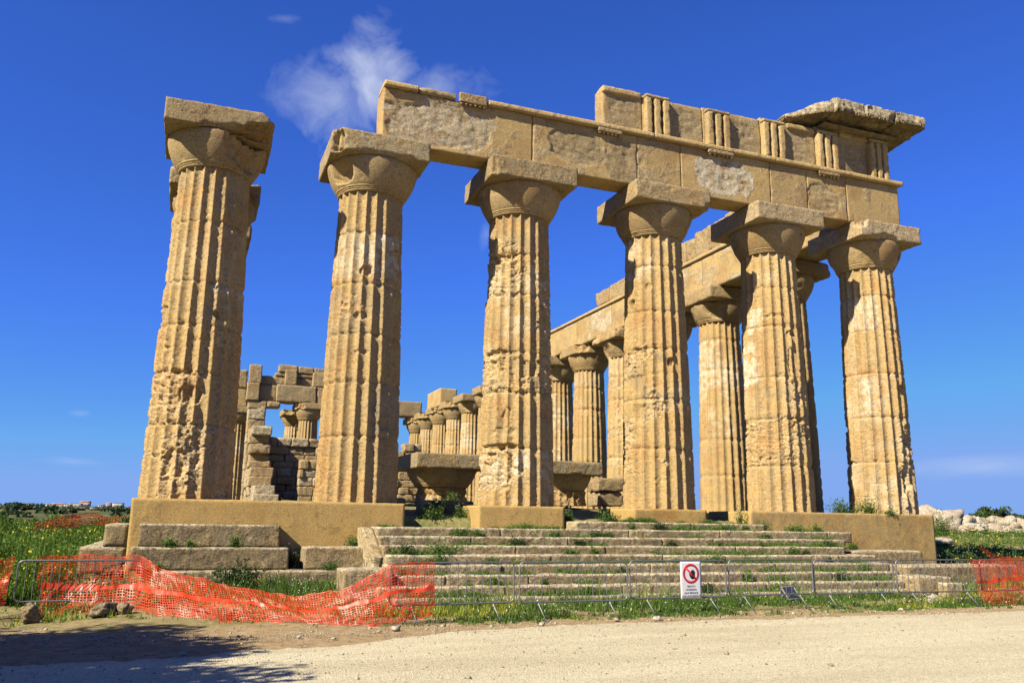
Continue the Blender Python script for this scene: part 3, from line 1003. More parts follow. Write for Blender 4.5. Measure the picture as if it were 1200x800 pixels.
for (x0, x1, zt, sd) in ((13.1, 14.02, 13.60, 200), (15.5, 16.42, 13.55, 210), (17.82, 18.74, 13.62, 220), (20.2, 21.1, 13.65, 230), (22.62, 23.44, 13.75, 240)):
    V, F, Mk = triglyph(x0, x1, F0 + .001, zt, sd)
    link_mesh("triglyph", V - E0, F, M_plaster, fr, mask=Mk)
# the broken cornice block over the right corner
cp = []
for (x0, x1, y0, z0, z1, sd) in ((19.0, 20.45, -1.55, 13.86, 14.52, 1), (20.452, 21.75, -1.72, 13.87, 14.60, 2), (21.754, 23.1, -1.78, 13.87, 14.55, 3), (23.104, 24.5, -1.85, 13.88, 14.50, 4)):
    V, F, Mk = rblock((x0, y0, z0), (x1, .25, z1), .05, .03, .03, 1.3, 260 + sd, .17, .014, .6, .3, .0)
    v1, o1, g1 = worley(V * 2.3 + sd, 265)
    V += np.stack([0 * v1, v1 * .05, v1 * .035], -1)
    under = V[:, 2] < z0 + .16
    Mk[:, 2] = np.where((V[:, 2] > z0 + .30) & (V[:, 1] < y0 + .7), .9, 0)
    Mk[:, 1] = np.where(under, 1.0, .3)  # underside greyed: some dirt, and shade painted in against bounced light
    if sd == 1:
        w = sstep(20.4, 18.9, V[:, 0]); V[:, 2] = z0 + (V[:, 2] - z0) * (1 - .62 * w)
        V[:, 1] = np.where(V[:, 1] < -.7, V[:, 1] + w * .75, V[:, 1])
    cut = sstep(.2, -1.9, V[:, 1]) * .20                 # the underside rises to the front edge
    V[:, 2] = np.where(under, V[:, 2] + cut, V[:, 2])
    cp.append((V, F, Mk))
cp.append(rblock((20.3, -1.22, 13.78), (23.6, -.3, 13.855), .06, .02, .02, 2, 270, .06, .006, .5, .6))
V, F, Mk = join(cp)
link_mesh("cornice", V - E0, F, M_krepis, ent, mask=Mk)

# ------------------------------------------------------------------ right-hand row entablature
sid = thing("side_entablature", (22.8, 16, 10.28), "sunlit stone beam on the right-hand row behind the front, ruined frieze blocks on top", "entablature")
E1 = np.array([22.8, 16, 10.28])
ps = []
jy = [-.05, 4.6, 9.26, 13.9, 18.5, 23.15, 27.8, 32.4]
for i in range(len(jy) - 1):
    V, F, Mk = rblock((21.93, jy[i] + .006, 10.284), (23.7, jy[i + 1] - .006, 11.93), .10, .02, .01, 1, 400 + i, .05, .004, .25, .05)
    n = fbm(V * np.array([1, .45, 1.]) + 5, 3, 402 + i)
    Mk[:, 0] = np.clip(Mk[:, 0] + .6 * sstep(.1, .4, n), 0, 1)
    Mk[:, 2] = .75 * sstep(.35, .6, n)
    ps.append((V, F, Mk))
V, F, Mk = join(ps)
link_mesh("architrave", V - E1, F, M_plaster, sid, mask=Mk)
V, F, Mk = rblock((21.84, .05, 11.934), (23.6, 32.38, 12.10), .14, .015, .005, 1, 420, .02, .002, .2, .3)
link_mesh("fillet_band", V - E1, F, M_plaster, sid, mask=Mk)
ps = []
for (y0, y1, zt, sd) in ((5.2, 7.4, 13.55, 1), (7.42, 9.9, 13.45, 2), (9.92, 10.7, 13.25, 3), (10.72, 12.3, 13.30, 4), (16.6, 18.9, 13.15, 5), (18.92, 20.6, 13.05, 6)):
    ps.append(rblock((22.0, y0, 12.104), (23.3, y1, zt), .09, .08, .05, 1.1, 430 + sd, .25, .01, .6, .25))
for q in ((0, 1, 2, 3), (4, 5)):
    V, F, Mk = join([ps[i] for i in q])
    link_mesh("frieze", V - E1, F, M_ruin, sid, mask=Mk)

# loose beam block and rear beam ends
V, F, Mk = rblock((21.9, 53.6, 10.30), (23.6, 58.2, 12.0), .15, .03, .01, 1, 441, .06, .004, .2, .05)
o = link_mesh("beam_block", V - np.array([22.8, 56, 10.3]), F, M_plaster, None, (22.8, 56, 10.3), mask=Mk)
tag(o, "loose pale beam block across two far columns left of the third front column", "beam block")
V, F, Mk = rblock((19.6, 63.95, 10.31), (22.9, 65.6, 12.0), .15, .05, .03, 1, 442, .15, .006, .7, .35)
o = link_mesh("beam_block", V - np.array([21.0, 64.8, 10.3]), F, M_ruin, None, (21.0, 64.8, 10.3), mask=Mk)
tag(o, "short brown beam end above the gap right of the second front column", "beam block")
V, F, Mk = rblock((-1.0, 63.95, 10.35), (4.95, 65.6, 12.25), .15, .03, .02, 1, 443, .06, .004, .3, .3)
o = link_mesh("beam_block", V - np.array([3.0, 64.8, 10.3]), F, M_plaster, None, (3.0, 64.8, 10.3), mask=Mk)
tag(o, "far dark-edged beam end just right of the free-standing left column", "beam block")


# ------------------------------------------------------------------ rear porch and inner walls
def masonry(x0, x1, y0, y1, top, z0, course, seed, along='x', lmin=.8, lmax=1.7, grey=.4, chip=.12):
    """coursed ruin wall: individual blocks laid under a ragged top profile top(s)"""
    rg = np.random.default_rng(seed)
    ps = []
    z = z0; s0, s1 = (x0, x1) if along == 'x' else (y0, y1)
    row = 0
    while z < z0 + 14:
        s = s0 - rg.uniform(0, .6); any_ = False
        h = course * rg.uniform(.7, 1.25)
        while s < s1:
            e = s + rg.uniform(lmin, lmax)
            a, b_ = max(s, s0), min(e, s1)
            if b_ - a > .25 and top((a + b_) / 2) > z + h * .6:
                any_ = True
                j = rg.uniform(-.14, .14, 2)
                lo, hi_ = ((a + .008, y0 + j[0], z), (b_ - .008, y1 + j[1], z + h - .012)) if along == 'x' else ((x0 + j[0], a + .008, z), (x1 + j[1], b_ - .008, z + h - .012))
                ps.append(rblock(lo, hi_, .10, .03, .05, 1.6, int(seed * 100 + len(ps)), chip * rg.uniform(.6, 2.4), .014, rg.uniform(.2, .9), rg.uniform(0, grey * 2), .8 * (rg.uniform() < .3)))
            s = e
        if not any_: break
        z += h; row += 1
    return join(ps)


def wall_thing(name, data, mat, label, cat, group=None):
    V, F, Mk = data
    c = np.array([V[:, 0].mean(), V[:, 1].mean(), V[:, 2].min()])
    o = link_mesh(name, V - c, F, mat, None, tuple(c), mask=Mk)
    return tag(o, label, cat, group)


wall_thing("ruined_wall", masonry(5.95, 18.7, 47.4, 48.6, lambda s: 6.0 if s < 10.5 else (5.6 if s < 17.3 else 5.9), .6, .62, 51), M_ruin,
           "coursed ruin wall closing the view between the two leftmost front columns", "wall", None)
wall_thing("ruined_wall", masonry(4.3, 5.9, 36.5, 48.6, lambda s: .6 + (s - 35.4) * .27 if s < 43 else (4.2 if s < 45.2 else 6.35), .5, .66, 52, 'y'), M_ruin,
           "stepped stub of wall with white topped blocks, in front of the far ruin wall", "wall", None)
wall_thing("ruined_wall", masonry(8.0, 12.5, 43.5, 44.6, lambda s: 4.3 - .35 * abs(s - 9), .6, .62, 53), M_ruin,
           "low heap of wall courses in the left gap, before the far ruin wall", "wall", None)
wall_thing("stone_pillar", masonry(4.75, 6.35, 58.2, 59.8, lambda s: 10.2, .5, 1.15, 54, 'x', 2, 3, .25, .07), M_ruin,
           "tall squared pillar left of the window-like opening at the rear", "pillar", None)
por = thing("rear_entablature", (11, 59, 10.3), "ruined far beam with stubs of triglyphs over the window-like opening", "entablature")
E2 = np.array([11., 59, 10.3])
ps = [rblock((4.5, 58.1, 10.32), (5.65, 59.9, 12.0), .12, .03, .02, 1, 501, .08, .006, .4, .1), rblock((5.66, 58.7, 10.33), (7.2, 59.9, 11.95), .12, .03, .02, 1, 502, .08, .006, .4, .5),
      rblock((7.21, 58.1, 10.34), (10.9, 59.9, 12.0), .12, .08, .05, .8, 503, .25, .01, .8, .5), rblock((10.95, 58.2, 10.32), (13.5, 59.9, 11.95), .12, .03, .02, 1, 504, .08, .006, .3, .1),
      rblock((13.51, 58.15, 10.32), (17.0, 59.9, 11.95), .12, .03, .02, 1, 505, .1, .006, .5, .3), rblock((6.42, 58.0, 9.75), (7.6, 59.7, 10.30), .12, .1, .05, 1, 506, .2, .01, .5, .4)]
V, F, Mk = join(ps); link_mesh("architrave", V - E2, F, M_ruin, por, mask=Mk)
ps = [rblock((5.6, 58.9, 12.0), (17, 59.8, 12.85), .12, .08, .06, 1, 511, .2, .01, .7, .5), rblock((7.0, 58.8, 12.86), (17, 59.8, 13.25), .12, .08, .06, 1, 512, .25, .01, .7, .5)]
for q, (a, b_, zt) in enumerate(((7.3, 9.1, 14.0), (9.15, 10.6, 13.95), (10.65, 12.2, 13.9), (12.25, 14.5, 13.85))):
    ps.append(rblock((a, 58.7, 13.27), (b_, 59.7, zt), .12, .06, .05, 1, 520 + q, .2, .01, .6, .4))
ps.append(rblock((4.72, 58.22, 9.55), (6.4, 59.78, 10.31), .12, .05, .04, 1, 531, .1, .01, .4, .2))
ps.append(rblock((2.9, 58.6, 11.5), (4.49, 59.8, 13.2), .12, .1, .06, 1, 530, .3, .01, .7, .3))
V, F, Mk = join(ps); fr2 = link_mesh("frieze", V - E2, F, M_ruin, por, mask=Mk)
for q, (a, b_, zt) in enumerate(((4.6, 5.75, 13.75), (7.9, 9.0, 13.5), (10.5, 11.75, 13.4), (13.3, 14.4, 13.4))):
    V, F, Mk = rblock((a, 58.25, 12.02), (b_, 58.95, zt), .10, .05, .03, 1.2, 540 + q, .10, .008, .4, .2)
    link_mesh("triglyph", V - E2, F, M_ruin, fr2, mask=Mk)


# fallen capitals inside the front
def fallen_capital(loc, label, seed, a, chip, grey, rz=0.0, stump=.7):
    t = thing("fallen_capital", loc, label, "capital", "fallen capitals inside the temple front", rz)
    V, F, Mk = make_shaft(seed, 0, [.35], [(0, 3, -4, 4, .5)], seg=6, dz=.05, zn=8.86, H=stump, r0=.98, r1=.7)
    link_mesh("stump", V, F, M_cap, t, mask=Mk)
    V, F, Mk = make_echinus(seed + 1, 100, .5, dens=2, bites=[((1.2, .2, .5), .6, .2)])
    V = V * np.array([a / 1.37, a / 1.37, .78]); Mk[:, 1] = .3
    link_mesh("echinus", V, F, M_cap, t, (0, 0, stump), mask=Mk)
    V, F, Mk = make_abacus(seed + 2, a, .55, chip, grey=grey, res=.06)
    link_mesh("abacus", V, F, M_cap, t, (0, 0, stump + .62), mask=Mk)
    return t


fallen_capital((8.88, 7.4, .12), "big shaded capital standing on the ground between the second and third front columns", 601, 1.40, .05, .9, 0.02, .66)
fallen_capital((14.75, 9.3, .25), "mossy grey-topped capital just right of the third front column", 611, 1.25, .14, 1.0, 0.04, .60)
ps = [rblock((17.3, 11.0, .3), (18.5, 12.2, .95), .08, .04, .05, 1.4, 621, .16, .01, .7, .4), rblock((17.2, 10.9, .96), (18.6, 12.0, 1.55), .08, .05, .06, 1.4, 622, .2, .01, .7, .4)]
for q, (dd, lab) in enumerate(((ps[0], "rough block under another at the left foot of the fourth front column"), (ps[1], "upper of two rough blocks at the left foot of the fourth front column"))):
    wall_thing("stone_block", dd, M_ruin, lab, "stone block", "loose blocks inside the temple front")
for q, (x0, x1, y0, z0, zt, lab) in enumerate(((6.6, 8.25, 1.6, -.28, .17, "pale low block in weeds in front of the big shaded capital"), (8.55, 9.3, .9, -.35, -.02, "small squared block in weeds left of the third column's plinth"),
                                          (5.3, 6.5, 3.2, -.1, .25, "brown low block in shade right of the second column"))):
    wall_thing("stone_block", rblock((x0, y0, z0), (x1, y0 + .8, zt), .06, .05, .03, 1.2, 630 + q, .1, .01, .6, .3), M_ruin, lab, "stone block", "loose blocks inside the temple front")

# ------------------------------------------------------------------ platform under the columns
X, Y = np.meshgrid(np.arange(-1.0, 24.0, .25), np.concatenate([np.arange(-.9, 12, .25), np.arange(12, 69, 1.0)]))
P = np.stack([X.ravel(), Y.ravel(), 0 * X.ravel()], -1)
Z = np.interp(P[:, 1], [-1, 0, 3, 8, 38, 70], [-.42, -.32, -.10, .10, .75, .8]) + .07 * fbm(P * .6, 3, 77) + .03 * fbm(P * 3, 3, 78)
Z = np.where((P[:, 0] < 5.4) | (P[:, 0] > 16.4), np.minimum(Z, np.interp(P[:, 1], [-1, 1.5, 8, 38, 70], [-.06, -.04, .05, .75, .8])), Z)
P[:, 2] = Z
edge_ = (P[:, 1] < -.89) | (P[:, 0] < -.99) | (P[:, 0] > P[:, 0].max() - .01)
P[edge_, 2] = -2.3
P[P[:, 1] < -.89, 1] = -1.12
Mk = np.zeros((len(P), 3)); Mk[:, 0] = .75
o = link_mesh("temple_floor", P, grid_faces(X.shape[1], X.shape[0]), M_earth, mask=Mk, smooth=True)
tag(o, "grassy earth floor inside the temple", "ground", kind='structure')


def block_thing(name, c0, c1, mat, label, cat, group=None, **kw):
    V, F, Mk = rblock(c0, c1, **kw)
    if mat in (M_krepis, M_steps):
        Mk[:, 2] = np.where(V[:, 2] > c1[2] - .02, 1.0, 0)  # block tops whitened in colour to read as sunlit edges
    c = np.array([(c0[0] + c1[0]) / 2, (c0[1] + c1[1]) / 2, c0[2]])
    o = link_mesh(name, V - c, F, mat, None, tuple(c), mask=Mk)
    return tag(o, label, cat, group)


kw = dict(res=.07, rnd=.015, amp=.006, chip=.01, fine=.002, wear=.15)
block_thing("column_base_wall", (-1.25, -1.32, -2.2), (5.37, .95, -.004), M_concrete, "long smooth tan base wall under the two leftmost front columns", "base wall", seed=701, grey=.2, **kw)
block_thing("column_base_wall", (16.28, -1.32, -2.2), (23.72, .95, -.004), M_concrete, "long smooth tan base wall under the two rightmost front columns", "base wall", seed=702, grey=.55, **kw)
block_thing("column_plinth", (7.42, -1.32, -.75), (9.98, .95, -.004), M_concrete, "low tan plinth under the battered third front column", "plinth", "low plinths in the stair opening", seed=703, grey=.2, **kw)
block_thing("column_plinth", (12.2, -1.32, -.75), (14.7, .95, -.004), M_concrete, "low tan plinth under the fourth front column with the square socket", "plinth", "low plinths in the stair opening", seed=704, grey=.1, **kw)
kw = dict(res=.05, rnd=.011, amp=.008, fine=.006, wear=.4)
block_thing("platform_block", (-1.0, -1.75, -1.12), (2.17, -1.33, -.60), M_krepis, "topmost grey-brown step block below the left base wall", "step block", "stepped blocks at the left of the stairs", seed=711, grey=.7, chip=.03, **kw)
block_thing("platform_block", (-1.12, -2.25, -1.62), (2.36, -1.33, -1.124), M_krepis, "middle grey-brown step block below the left base wall, slightly the longest", "step block", "stepped blocks at the left of the stairs", seed=712, grey=.7, chip=.03, **kw)
block_thing("platform_block", (-.6, -2.75, -2.15), (4.15, -1.33, -1.624), M_krepis, "lowest worn step block below the left base wall, half sunk in grass", "step block", "stepped blocks at the left of the stairs", seed=713, grey=.5, chip=.05, **kw)
block_thing("platform_block", (2.72, -2.3, -1.62), (4.35, -1.33, -1.10), M_krepis, "broken short block with a pale chipped left end beside the stairs", "step block", "stepped blocks at the left of the stairs", seed=714, grey=.2, chip=.16, **kw)
kw = dict(res=.09, rnd=.02, amp=.012, fine=.006, wear=.4)
block_thing("platform_block", (-1.77, -1.25, -1.14), (-1.26, 40, -.62), M_krepis, "upper sunlit-topped step running back along the left flank", "step block", "steps along the left flank", seed=715, grey=.5, chip=.03, **kw)
block_thing("platform_block", (-2.24, -1.27, -1.75), (-1.26, 40, -1.144), M_krepis, "lower sunlit-topped step running back along the left flank", "step block", "steps along the left flank", seed=716, grey=.5, chip=.03, **kw)

# ------------------------------------------------------------------ stairs
st = thing("stone_staircase", (11, -3.5, -2.25), "worn cream stone staircase climbing to the gap between the base walls, weeds on its treads", "staircase")
ES = np.array([11., -3.5, -2.25])
rg = np.random.default_rng(5)
lft = [10.05, 4.42, 4.40, 4.38, 4.40, 4.36, 4.0, 3.9, 4.05]
rgt = [16.26, 19.1, 18.45, 18.0, 18.7, 18.75, 18.6, 18.35, 18.9]
for kk in range(9):
    zt = -.40 - .2055 * kk
    yf = -2.0 - .46 * kk
    yb = max(yf + .75, -1.315) if kk else -1.33
    if kk == 0: yf = -2.0
    x = lft[kk]; ps = []
    while x < rgt[kk] - .3:
        e = min(rgt[kk], x + rg.uniform(1.4, 4.2))
        if rgt[kk] - e < .5: e = rgt[kk]
        j = rg.uniform(-.02, .02); dzz = rg.uniform(-.012, .006)
        q = rblock((x + .001, yf + j * .6, zt - .32), (e - .001, yb if kk else -.9, zt + dzz), .05, .016, .012, 1.5, 800 + kk * 30 + len(ps), .075, .007, rg.uniform(.3, .8), 0)
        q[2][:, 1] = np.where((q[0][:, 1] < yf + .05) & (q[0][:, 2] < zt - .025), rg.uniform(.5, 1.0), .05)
        q[2][:, 2] = np.where(q[0][:, 2] > zt - .03, .8, 0)  # treads whitened: stone worn clean, plus sunlight painted into the colour
        ps.append(q)
        x = e
    V, F, Mk = join(ps)
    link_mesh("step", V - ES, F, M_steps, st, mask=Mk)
V, F, Mk = rblock((4.12, -3.35, -1.85), (4.41, -1.33, -.62), .07, .02, .01, 1.5, 850, .05, .005, .2, 0)
V[:, 2] = np.where(V[:, 2] > -1.3, V[:, 2] - np.clip((-1.9 - V[:, 1]), 0, 2) * .45, V[:, 2])
link_mesh("side_wall", V - ES, F, M_steps, st, mask=Mk)
V, F, Mk = boxm((4.46, -3.0, -2.4), (17.9, -1.34, -1.35))
link_mesh("core", V - ES, F, M_steps, st, mask=Mk)
kw = dict(res=.07, rnd=.03, amp=.015, fine=.006)
block_thing("stone_block", (3.2, -4.95, -2.2), (4.3, -4.0, -1.48), M_steps, "grey weathered block at the left foot of the stairs, beside the orange netting", "stone block", "loose blocks around the stairs", seed=861, grey=.6, chip=.1, wear=.5, **kw)
block_thing("stone_block", (18.75, -2.9, -1.75), (21.45, -1.34, -1.14), M_krepis, "long rough step block below the right base wall", "step block", None, seed=862, grey=.3, chip=.12, wear=.6, **kw)
block_thing("stone_block", (19.6, -4.1, -2.2), (24.0, -2.95, -1.52), M_krepis, "long low brown block behind the barriers at the right end of the stairs", "step block", None, seed=863, grey=.3, chip=.06, wear=.5, **kw)
block_thing("stone_block", (18.3, -5.7, -2.25), (19.5, -4.6, -1.72), M_steps, "pale tilted slab at the right foot of the stairs", "stone block", "loose blocks around the stairs", seed=864, grey=.1, chip=.2, wear=.6, **kw)
block_thing("stone_block", (18.95, -5.95, -2.25), (19.6, -5.4, -1.86), M_steps, "small squared tan block at the right foot of the stairs", "stone block", "loose blocks around the stairs", seed=865, grey=.0, chip=.08, wear=.2, **kw)


# ------------------------------------------------------------------ plants
def blades(x, y, z, h, w, seed, lean=.5, accent=0.0, whitef=0.0):
    """single-triangle grass blades / stems; mask: R shade, G yellow flower, B white flower"""
    rg = np.random.default_rng(seed)
    n = len(x)
    a = rg.uniform(0, 2 * np.pi, n)
    d = np.stack([np.cos(a), np.sin(a), 0 * a], -1)
    b = rg.uniform(0, 2 * np.pi, n); l = rg.uniform(.1, 1, n) * lean * h
    base = np.stack([x, y, z], -1)
    tip = base + np.stack([np.cos(b) * l, np.sin(b) * l, h], -1)
    V = np.stack([base - d * w[:, None] / 2, base + d * w[:, None] / 2, tip], 1).reshape(-1, 3)
    F = np.arange(n * 3).reshape(-1, 3)
    M = np.zeros((n, 3, 3)); sh = rg.uniform(0, 1, n)
    M[:, :, 0] = sh[:, None]
    return V, F, M.reshape(-1, 3), tip


def leaves(P, size, seed, up=.3, shade=None, aspect=.55):
    """diamond leaves at points P with random orientation"""
    rg = np.random.default_rng(seed)
    n = len(P)
    a = rg.normal(size=(n, 3)); a[:, 2] += up; a /= np.linalg.norm(a, axis=1, keepdims=True)
    b = np.cross(a, rg.normal(size=(n, 3))); b /= np.linalg.norm(b, axis=1, keepdims=True) + 1e-9
    s = size * rg.uniform(.6, 1.35, n)[:, None] if np.isscalar(size) else size[:, None]
    c = np.cross(a, b)
    V = np.stack([P - a * s * .5, P + b * s * aspect * .5 + c * s * .08, P + a * s * .5, P - b * s * aspect * .5 + c * s * .08], 1).reshape(-1, 3)
    F = np.arange(n * 4).reshape(-1, 4)
    M = np.zeros((n, 4, 3))
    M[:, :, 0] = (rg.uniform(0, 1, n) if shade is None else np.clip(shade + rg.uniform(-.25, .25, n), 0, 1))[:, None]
    return V, F, M.reshape(-1, 3)


def accent_(M, val, ch=1):
    M = M.copy(); M[:, ch] = val; return M


# verge between path and stairs
rg = np.random.default_rng(21)
N = 120000
x = rg.uniform(-3.4, 24.5, N); y = rg.uniform(-8.9, -2.6, N)
P = np.stack([x, y, 0 * x], -1)
dn = fbm(P * .9, 4, 3) + .5 * fbm(P * 3.2, 3, 4)
front = np.interp(x, [-3.4, -.5, 1.5, 3.2, 5, 20, 24], [-5.6, -6.3, -7.6, -8.2, -8.35, -8.2, -7.6])
back = np.where(x < 4.2, -2.7, np.where(x < 18.9, -5.6, -3.0))
keep = (y > front - .25 + .5 * dn) & (y < back) & (rg.uniform(0, 1, N) < np.clip(.52 + .95 * dn, .03, 1))
keep &= ~((x < 3.2) & (y < -4.2) & (rg.uniform(0, 1, N) < .55))
x, y, dn = x[keep], y[keep], dn[keep]
h = (.05 + .11 * np.clip(.5 + dn, 0, 1.3)) * rg.uniform(.5, 1.4, len(x)) * np.where(y < -7.4, .6, np.where(y < -6.8, .9, 1.25)) * rg.choice([.7, 1, 1, 1.7], len(x))
V, F, Mk, tip = blades(x, y, ground_z(x, y) - .01, h, rg.uniform(.012, .03, len(x)), 5, .8)
dry = fbm(np.stack([x, y, 0 * x], -1) * .7, 3, 8)
Mk[:, 0] = np.clip(Mk[:, 0] * .8 + np.repeat(sstep(.1, .6, dry) * .3, 3), 0, 1)
Mk[:, 1] = np.repeat((sstep(.25, .7, dry) * .35) * (rg.uniform(0, 1, len(x)) < .6), 3)
sel = rg.uniform(0, 1, len(tip)) < .03 * (1 + (y > -7.5))
PV, PF, PM = leaves(tip[sel] + np.array([0, 0, .01]), .022, 6, 1.5, aspect=.9)
PM = accent_(PM, 1.0, 2)
low = np.stack([x, y, ground_z(x, y) + .03], -1)[rg.uniform(0, 1, len(x)) < .45]
low = low + rg.normal(size=low.shape) * np.array([.04, .04, .015])
LV, LF, LM = leaves(low, .06, 9, .4)
tg = []
for kk in range(0, 9):
    zt = -.40 - .2055 * kk
    n = 4200
    xx = rg.uniform(10.2 if kk == 0 else 4.5, 16.2 if kk == 0 else 18.3, n)
    yy = (-2.0 - .46 * (kk - 1)) - rg.uniform(.0, 1, n) ** 2 * .28 if kk else rg.uniform(-1.55, -1.3, n)
    dn_ = fbm(np.stack([xx * .9, 0 * xx + kk * 7.7, 0 * xx], -1), 4, 61) + .25 * fbm(np.stack([xx * 4, 0 * xx + kk * 3, 0 * xx], -1), 2, 62)
    kp = dn_ > .03
    xx, yy, dn_ = xx[kp], yy[kp], dn_[kp]
    hh = (.04 + .16 * np.clip(dn_, 0, .8)) * rg.uniform(.4, 1.2, len(xx))
    b_ = blades(xx, yy, np.full(len(xx), zt - .01), hh, rg.uniform(.012, .026, len(xx)), 70 + kk, .8)
    tg.append(b_[:3])
    lp = np.stack([xx, yy, zt + hh * rg.uniform(.2, .8, len(xx))], -1) + rg.normal(size=(len(xx), 3)) * .02
    tg.append(leaves(lp, .04, 90 + kk, .4))
V, F, Mk = join([(V, F, Mk)] + tg)
V, F, Mk = join([(V, F, Mk), (PV, PF, PM), (LV, LF, LM)])
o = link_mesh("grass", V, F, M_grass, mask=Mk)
tag(o, "short grass with tiny white daisies between the path and the stairs", "grass", kind='stuff')


def meadow(name, label, xr, yr, n, keepf, seed, hmul=1.0, flower=.05, stems=True):
    rg = np.random.default_rng(seed)
    t = rg.uniform(0, 1, n) ** 1.6
    y = yr[0] + (yr[1] - yr[0]) * t
    x = rg.uniform(xr[0], xr[1], n)
    P = np.stack([x, y, 0 * x], -1)
    d = fbm(P * .45, 4, seed + 1) + .5 * fbm(P * 1.7, 3, seed + 2)
    k_ = keepf(x, y) & (rg.uniform(0, 1, n) < np.clip(.65 + .6 * d, .1, 1))
    x, y, d = x[k_], y[k_], d[k_]
    h = hmul * (.20 + .32 * np.clip(.45 + d, 0, 1.3)) * rg.uniform(.45, 1.25, len(x)) * (1 + 1.3 * sstep(.05, .7, fbm(np.stack([x, y, 0 * x], -1) * .42, 3, seed + 30)))
    z = ground_z(x, y)
    w = rg.uniform(.015, .04, len(x)) * (1 + np.clip(y, 0, 40) * .03)
    V, F, Mk, tip = blades(x, y, z - .02, h, w, seed + 3, .45)
    tone = fbm(np.stack([x, y, 0 * x], -1) * .8, 3, seed + 4)
    Mk[:, 0] = np.clip(Mk[:, 0] * .7 + np.repeat(.25 * tone + .1, 3), 0, 1)
    parts = [(V, F, Mk)]
    for q in range(3):                                   # leafy mass up the stems
        f = rg.uniform(.15, .95, len(x))
        B = np.stack([x, y, z], -1)
        LP = B * (1 - f[:, None]) + tip * f[:, None] + rg.normal(size=B.shape) * .05
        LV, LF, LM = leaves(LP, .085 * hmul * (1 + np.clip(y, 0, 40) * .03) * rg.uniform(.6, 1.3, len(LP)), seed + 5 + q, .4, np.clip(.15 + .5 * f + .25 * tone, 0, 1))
        parts.append((LV, LF, LM))
    fl = (rg.uniform(0, 1, len(tip)) < flower * np.clip(1 + 2.5 * fbm(np.stack([x, y, 0 * x], -1) * .5, 3, seed + 9), .05, 4))
    LV, LF, LM = leaves(tip[fl] + np.array([0, 0, .02]), .055 * (1 + np.clip(y[fl], 0, 40) * .025), seed + 11, 1.0, aspect=.9)
    parts.append((LV, LF, accent_(LM, 1.0)))
    V, F, Mk = join(parts)
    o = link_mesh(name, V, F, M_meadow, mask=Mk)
    tag(o, label, "meadow", kind='stuff')


meadow("meadow_grass", "tall green meadow with yellow flowers left of the temple", (-13, -2.3), (-4.2, 42), 46000,
       lambda x, y: (x > -1.5 - (y + 23.5) * .2) & (x < -2.35 + 0 * y), 31, .85, .05)
meadow("meadow_grass", "grassy bank with yellow flowers below the pale rocks right of the temple", (23.8, 78), (-5.5, 46), 60000,
       lambda x, y: (x > 24.1 + 0 * y) & (x < 22 + (y + 12) * 1.5) & (y < 6 + (x - 24) * .75), 41, .8, .07)


def leaf_clump(c, rad, n, size, seed, up=.5):
    rg = np.random.default_rng(seed)
    d = rg.normal(size=(n, 3)); d /= np.linalg.norm(d, axis=1, keepdims=True)
    d[:, 2] = np.abs(d[:, 2])
    r = rg.uniform(.15, 1, n) ** .7 * (1 + .75 * fbm(d * 2.3 + seed, 3, seed))
    P = d * r[:, None] * np.array(rad)
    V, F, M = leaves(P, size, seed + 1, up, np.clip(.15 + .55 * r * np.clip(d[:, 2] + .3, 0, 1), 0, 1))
    return V, F, M


def weed(loc, w, h, label, group="weeds growing on the stairs and walls", seed=0, size=.055, name="weed_plant", n=None, mat=None, flowers=0):
    t = thing(name, loc, label, "weed", group)
    n = n or int(160 + 900 * w)
    V, F, M = leaf_clump((0, 0, 0), (w / 2, w / 2.6, h), n, size, seed)
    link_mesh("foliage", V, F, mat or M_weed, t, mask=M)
    rg = np.random.default_rng(seed + 5)
    st_ = []
    for q in range(6):
        e = rg.uniform(-1, 1, 2) * np.array([w / 2.5, w / 3.5])
        st_.append(tube([(e[0] * .1, e[1] * .1, -.03), (e[0] * .6, e[1] * .6, h * .4), (e[0], e[1], h * rg.uniform(.7, 1.1))], [.006, .005, .003], 5))
    V, F, M = join(st_)
    link_mesh("stem", V, F, mat or M_weed, t, mask=M)
    if flowers:
        P = np.stack([rg.normal(0, w / 4, flowers), rg.normal(0, w / 5, flowers), h * rg.uniform(.7, 1.15, flowers)], -1)
        V, F, M = leaves(P, .04, seed + 7, 1, aspect=.9)
        link_mesh("flowers", V, F, mat or M_weed, t, mask=accent_(M, 1.0))
    return t


tread_word = ["top", "second", "third", "fourth", "fifth", "sixth", "seventh", "eighth", "lowest"]
W = [(4.9, 4, .55), (5.75, 4, .85), (6.52, 2, .39), (7.89, 3, .40), (6.87, 5, .41), (5.6, 5, .40), (10.33, 2, .37), (10.72, 2, .26), (11.7, 1, .24), (12.58, 1, .43), (14.74, 1, .62),
     (13.7, 1, .29), (12.38, 3, .34), (9.85, 4, .22), (16.02, 4, .38), (16.5, 4, .30), (13.18, 5, .4), (15.33, 3, .19), (17.69, 3, .36), (15.5, 1, .26), (17.3, 1, .6), (15.9, 2, .3),
     (18.1, 1, .40), (11.62, 4, .18), (13.9, 3, .2), (9.16, 2, .32), (9.2, 4, .31), (9.65, 3, .30), (7.03, 2, .35), (17.72, 6, .29), (10.11, 6, .21), (13.5, 7, .35), (14.05, 8, .51), (11.92, 8, .55),
     (7.86, 7, .2), (14.5, 8, .3), (16.4, 7, .3), (6.6, 7, .22), (8.7, 8, .3), (16.9, 5, .22)]
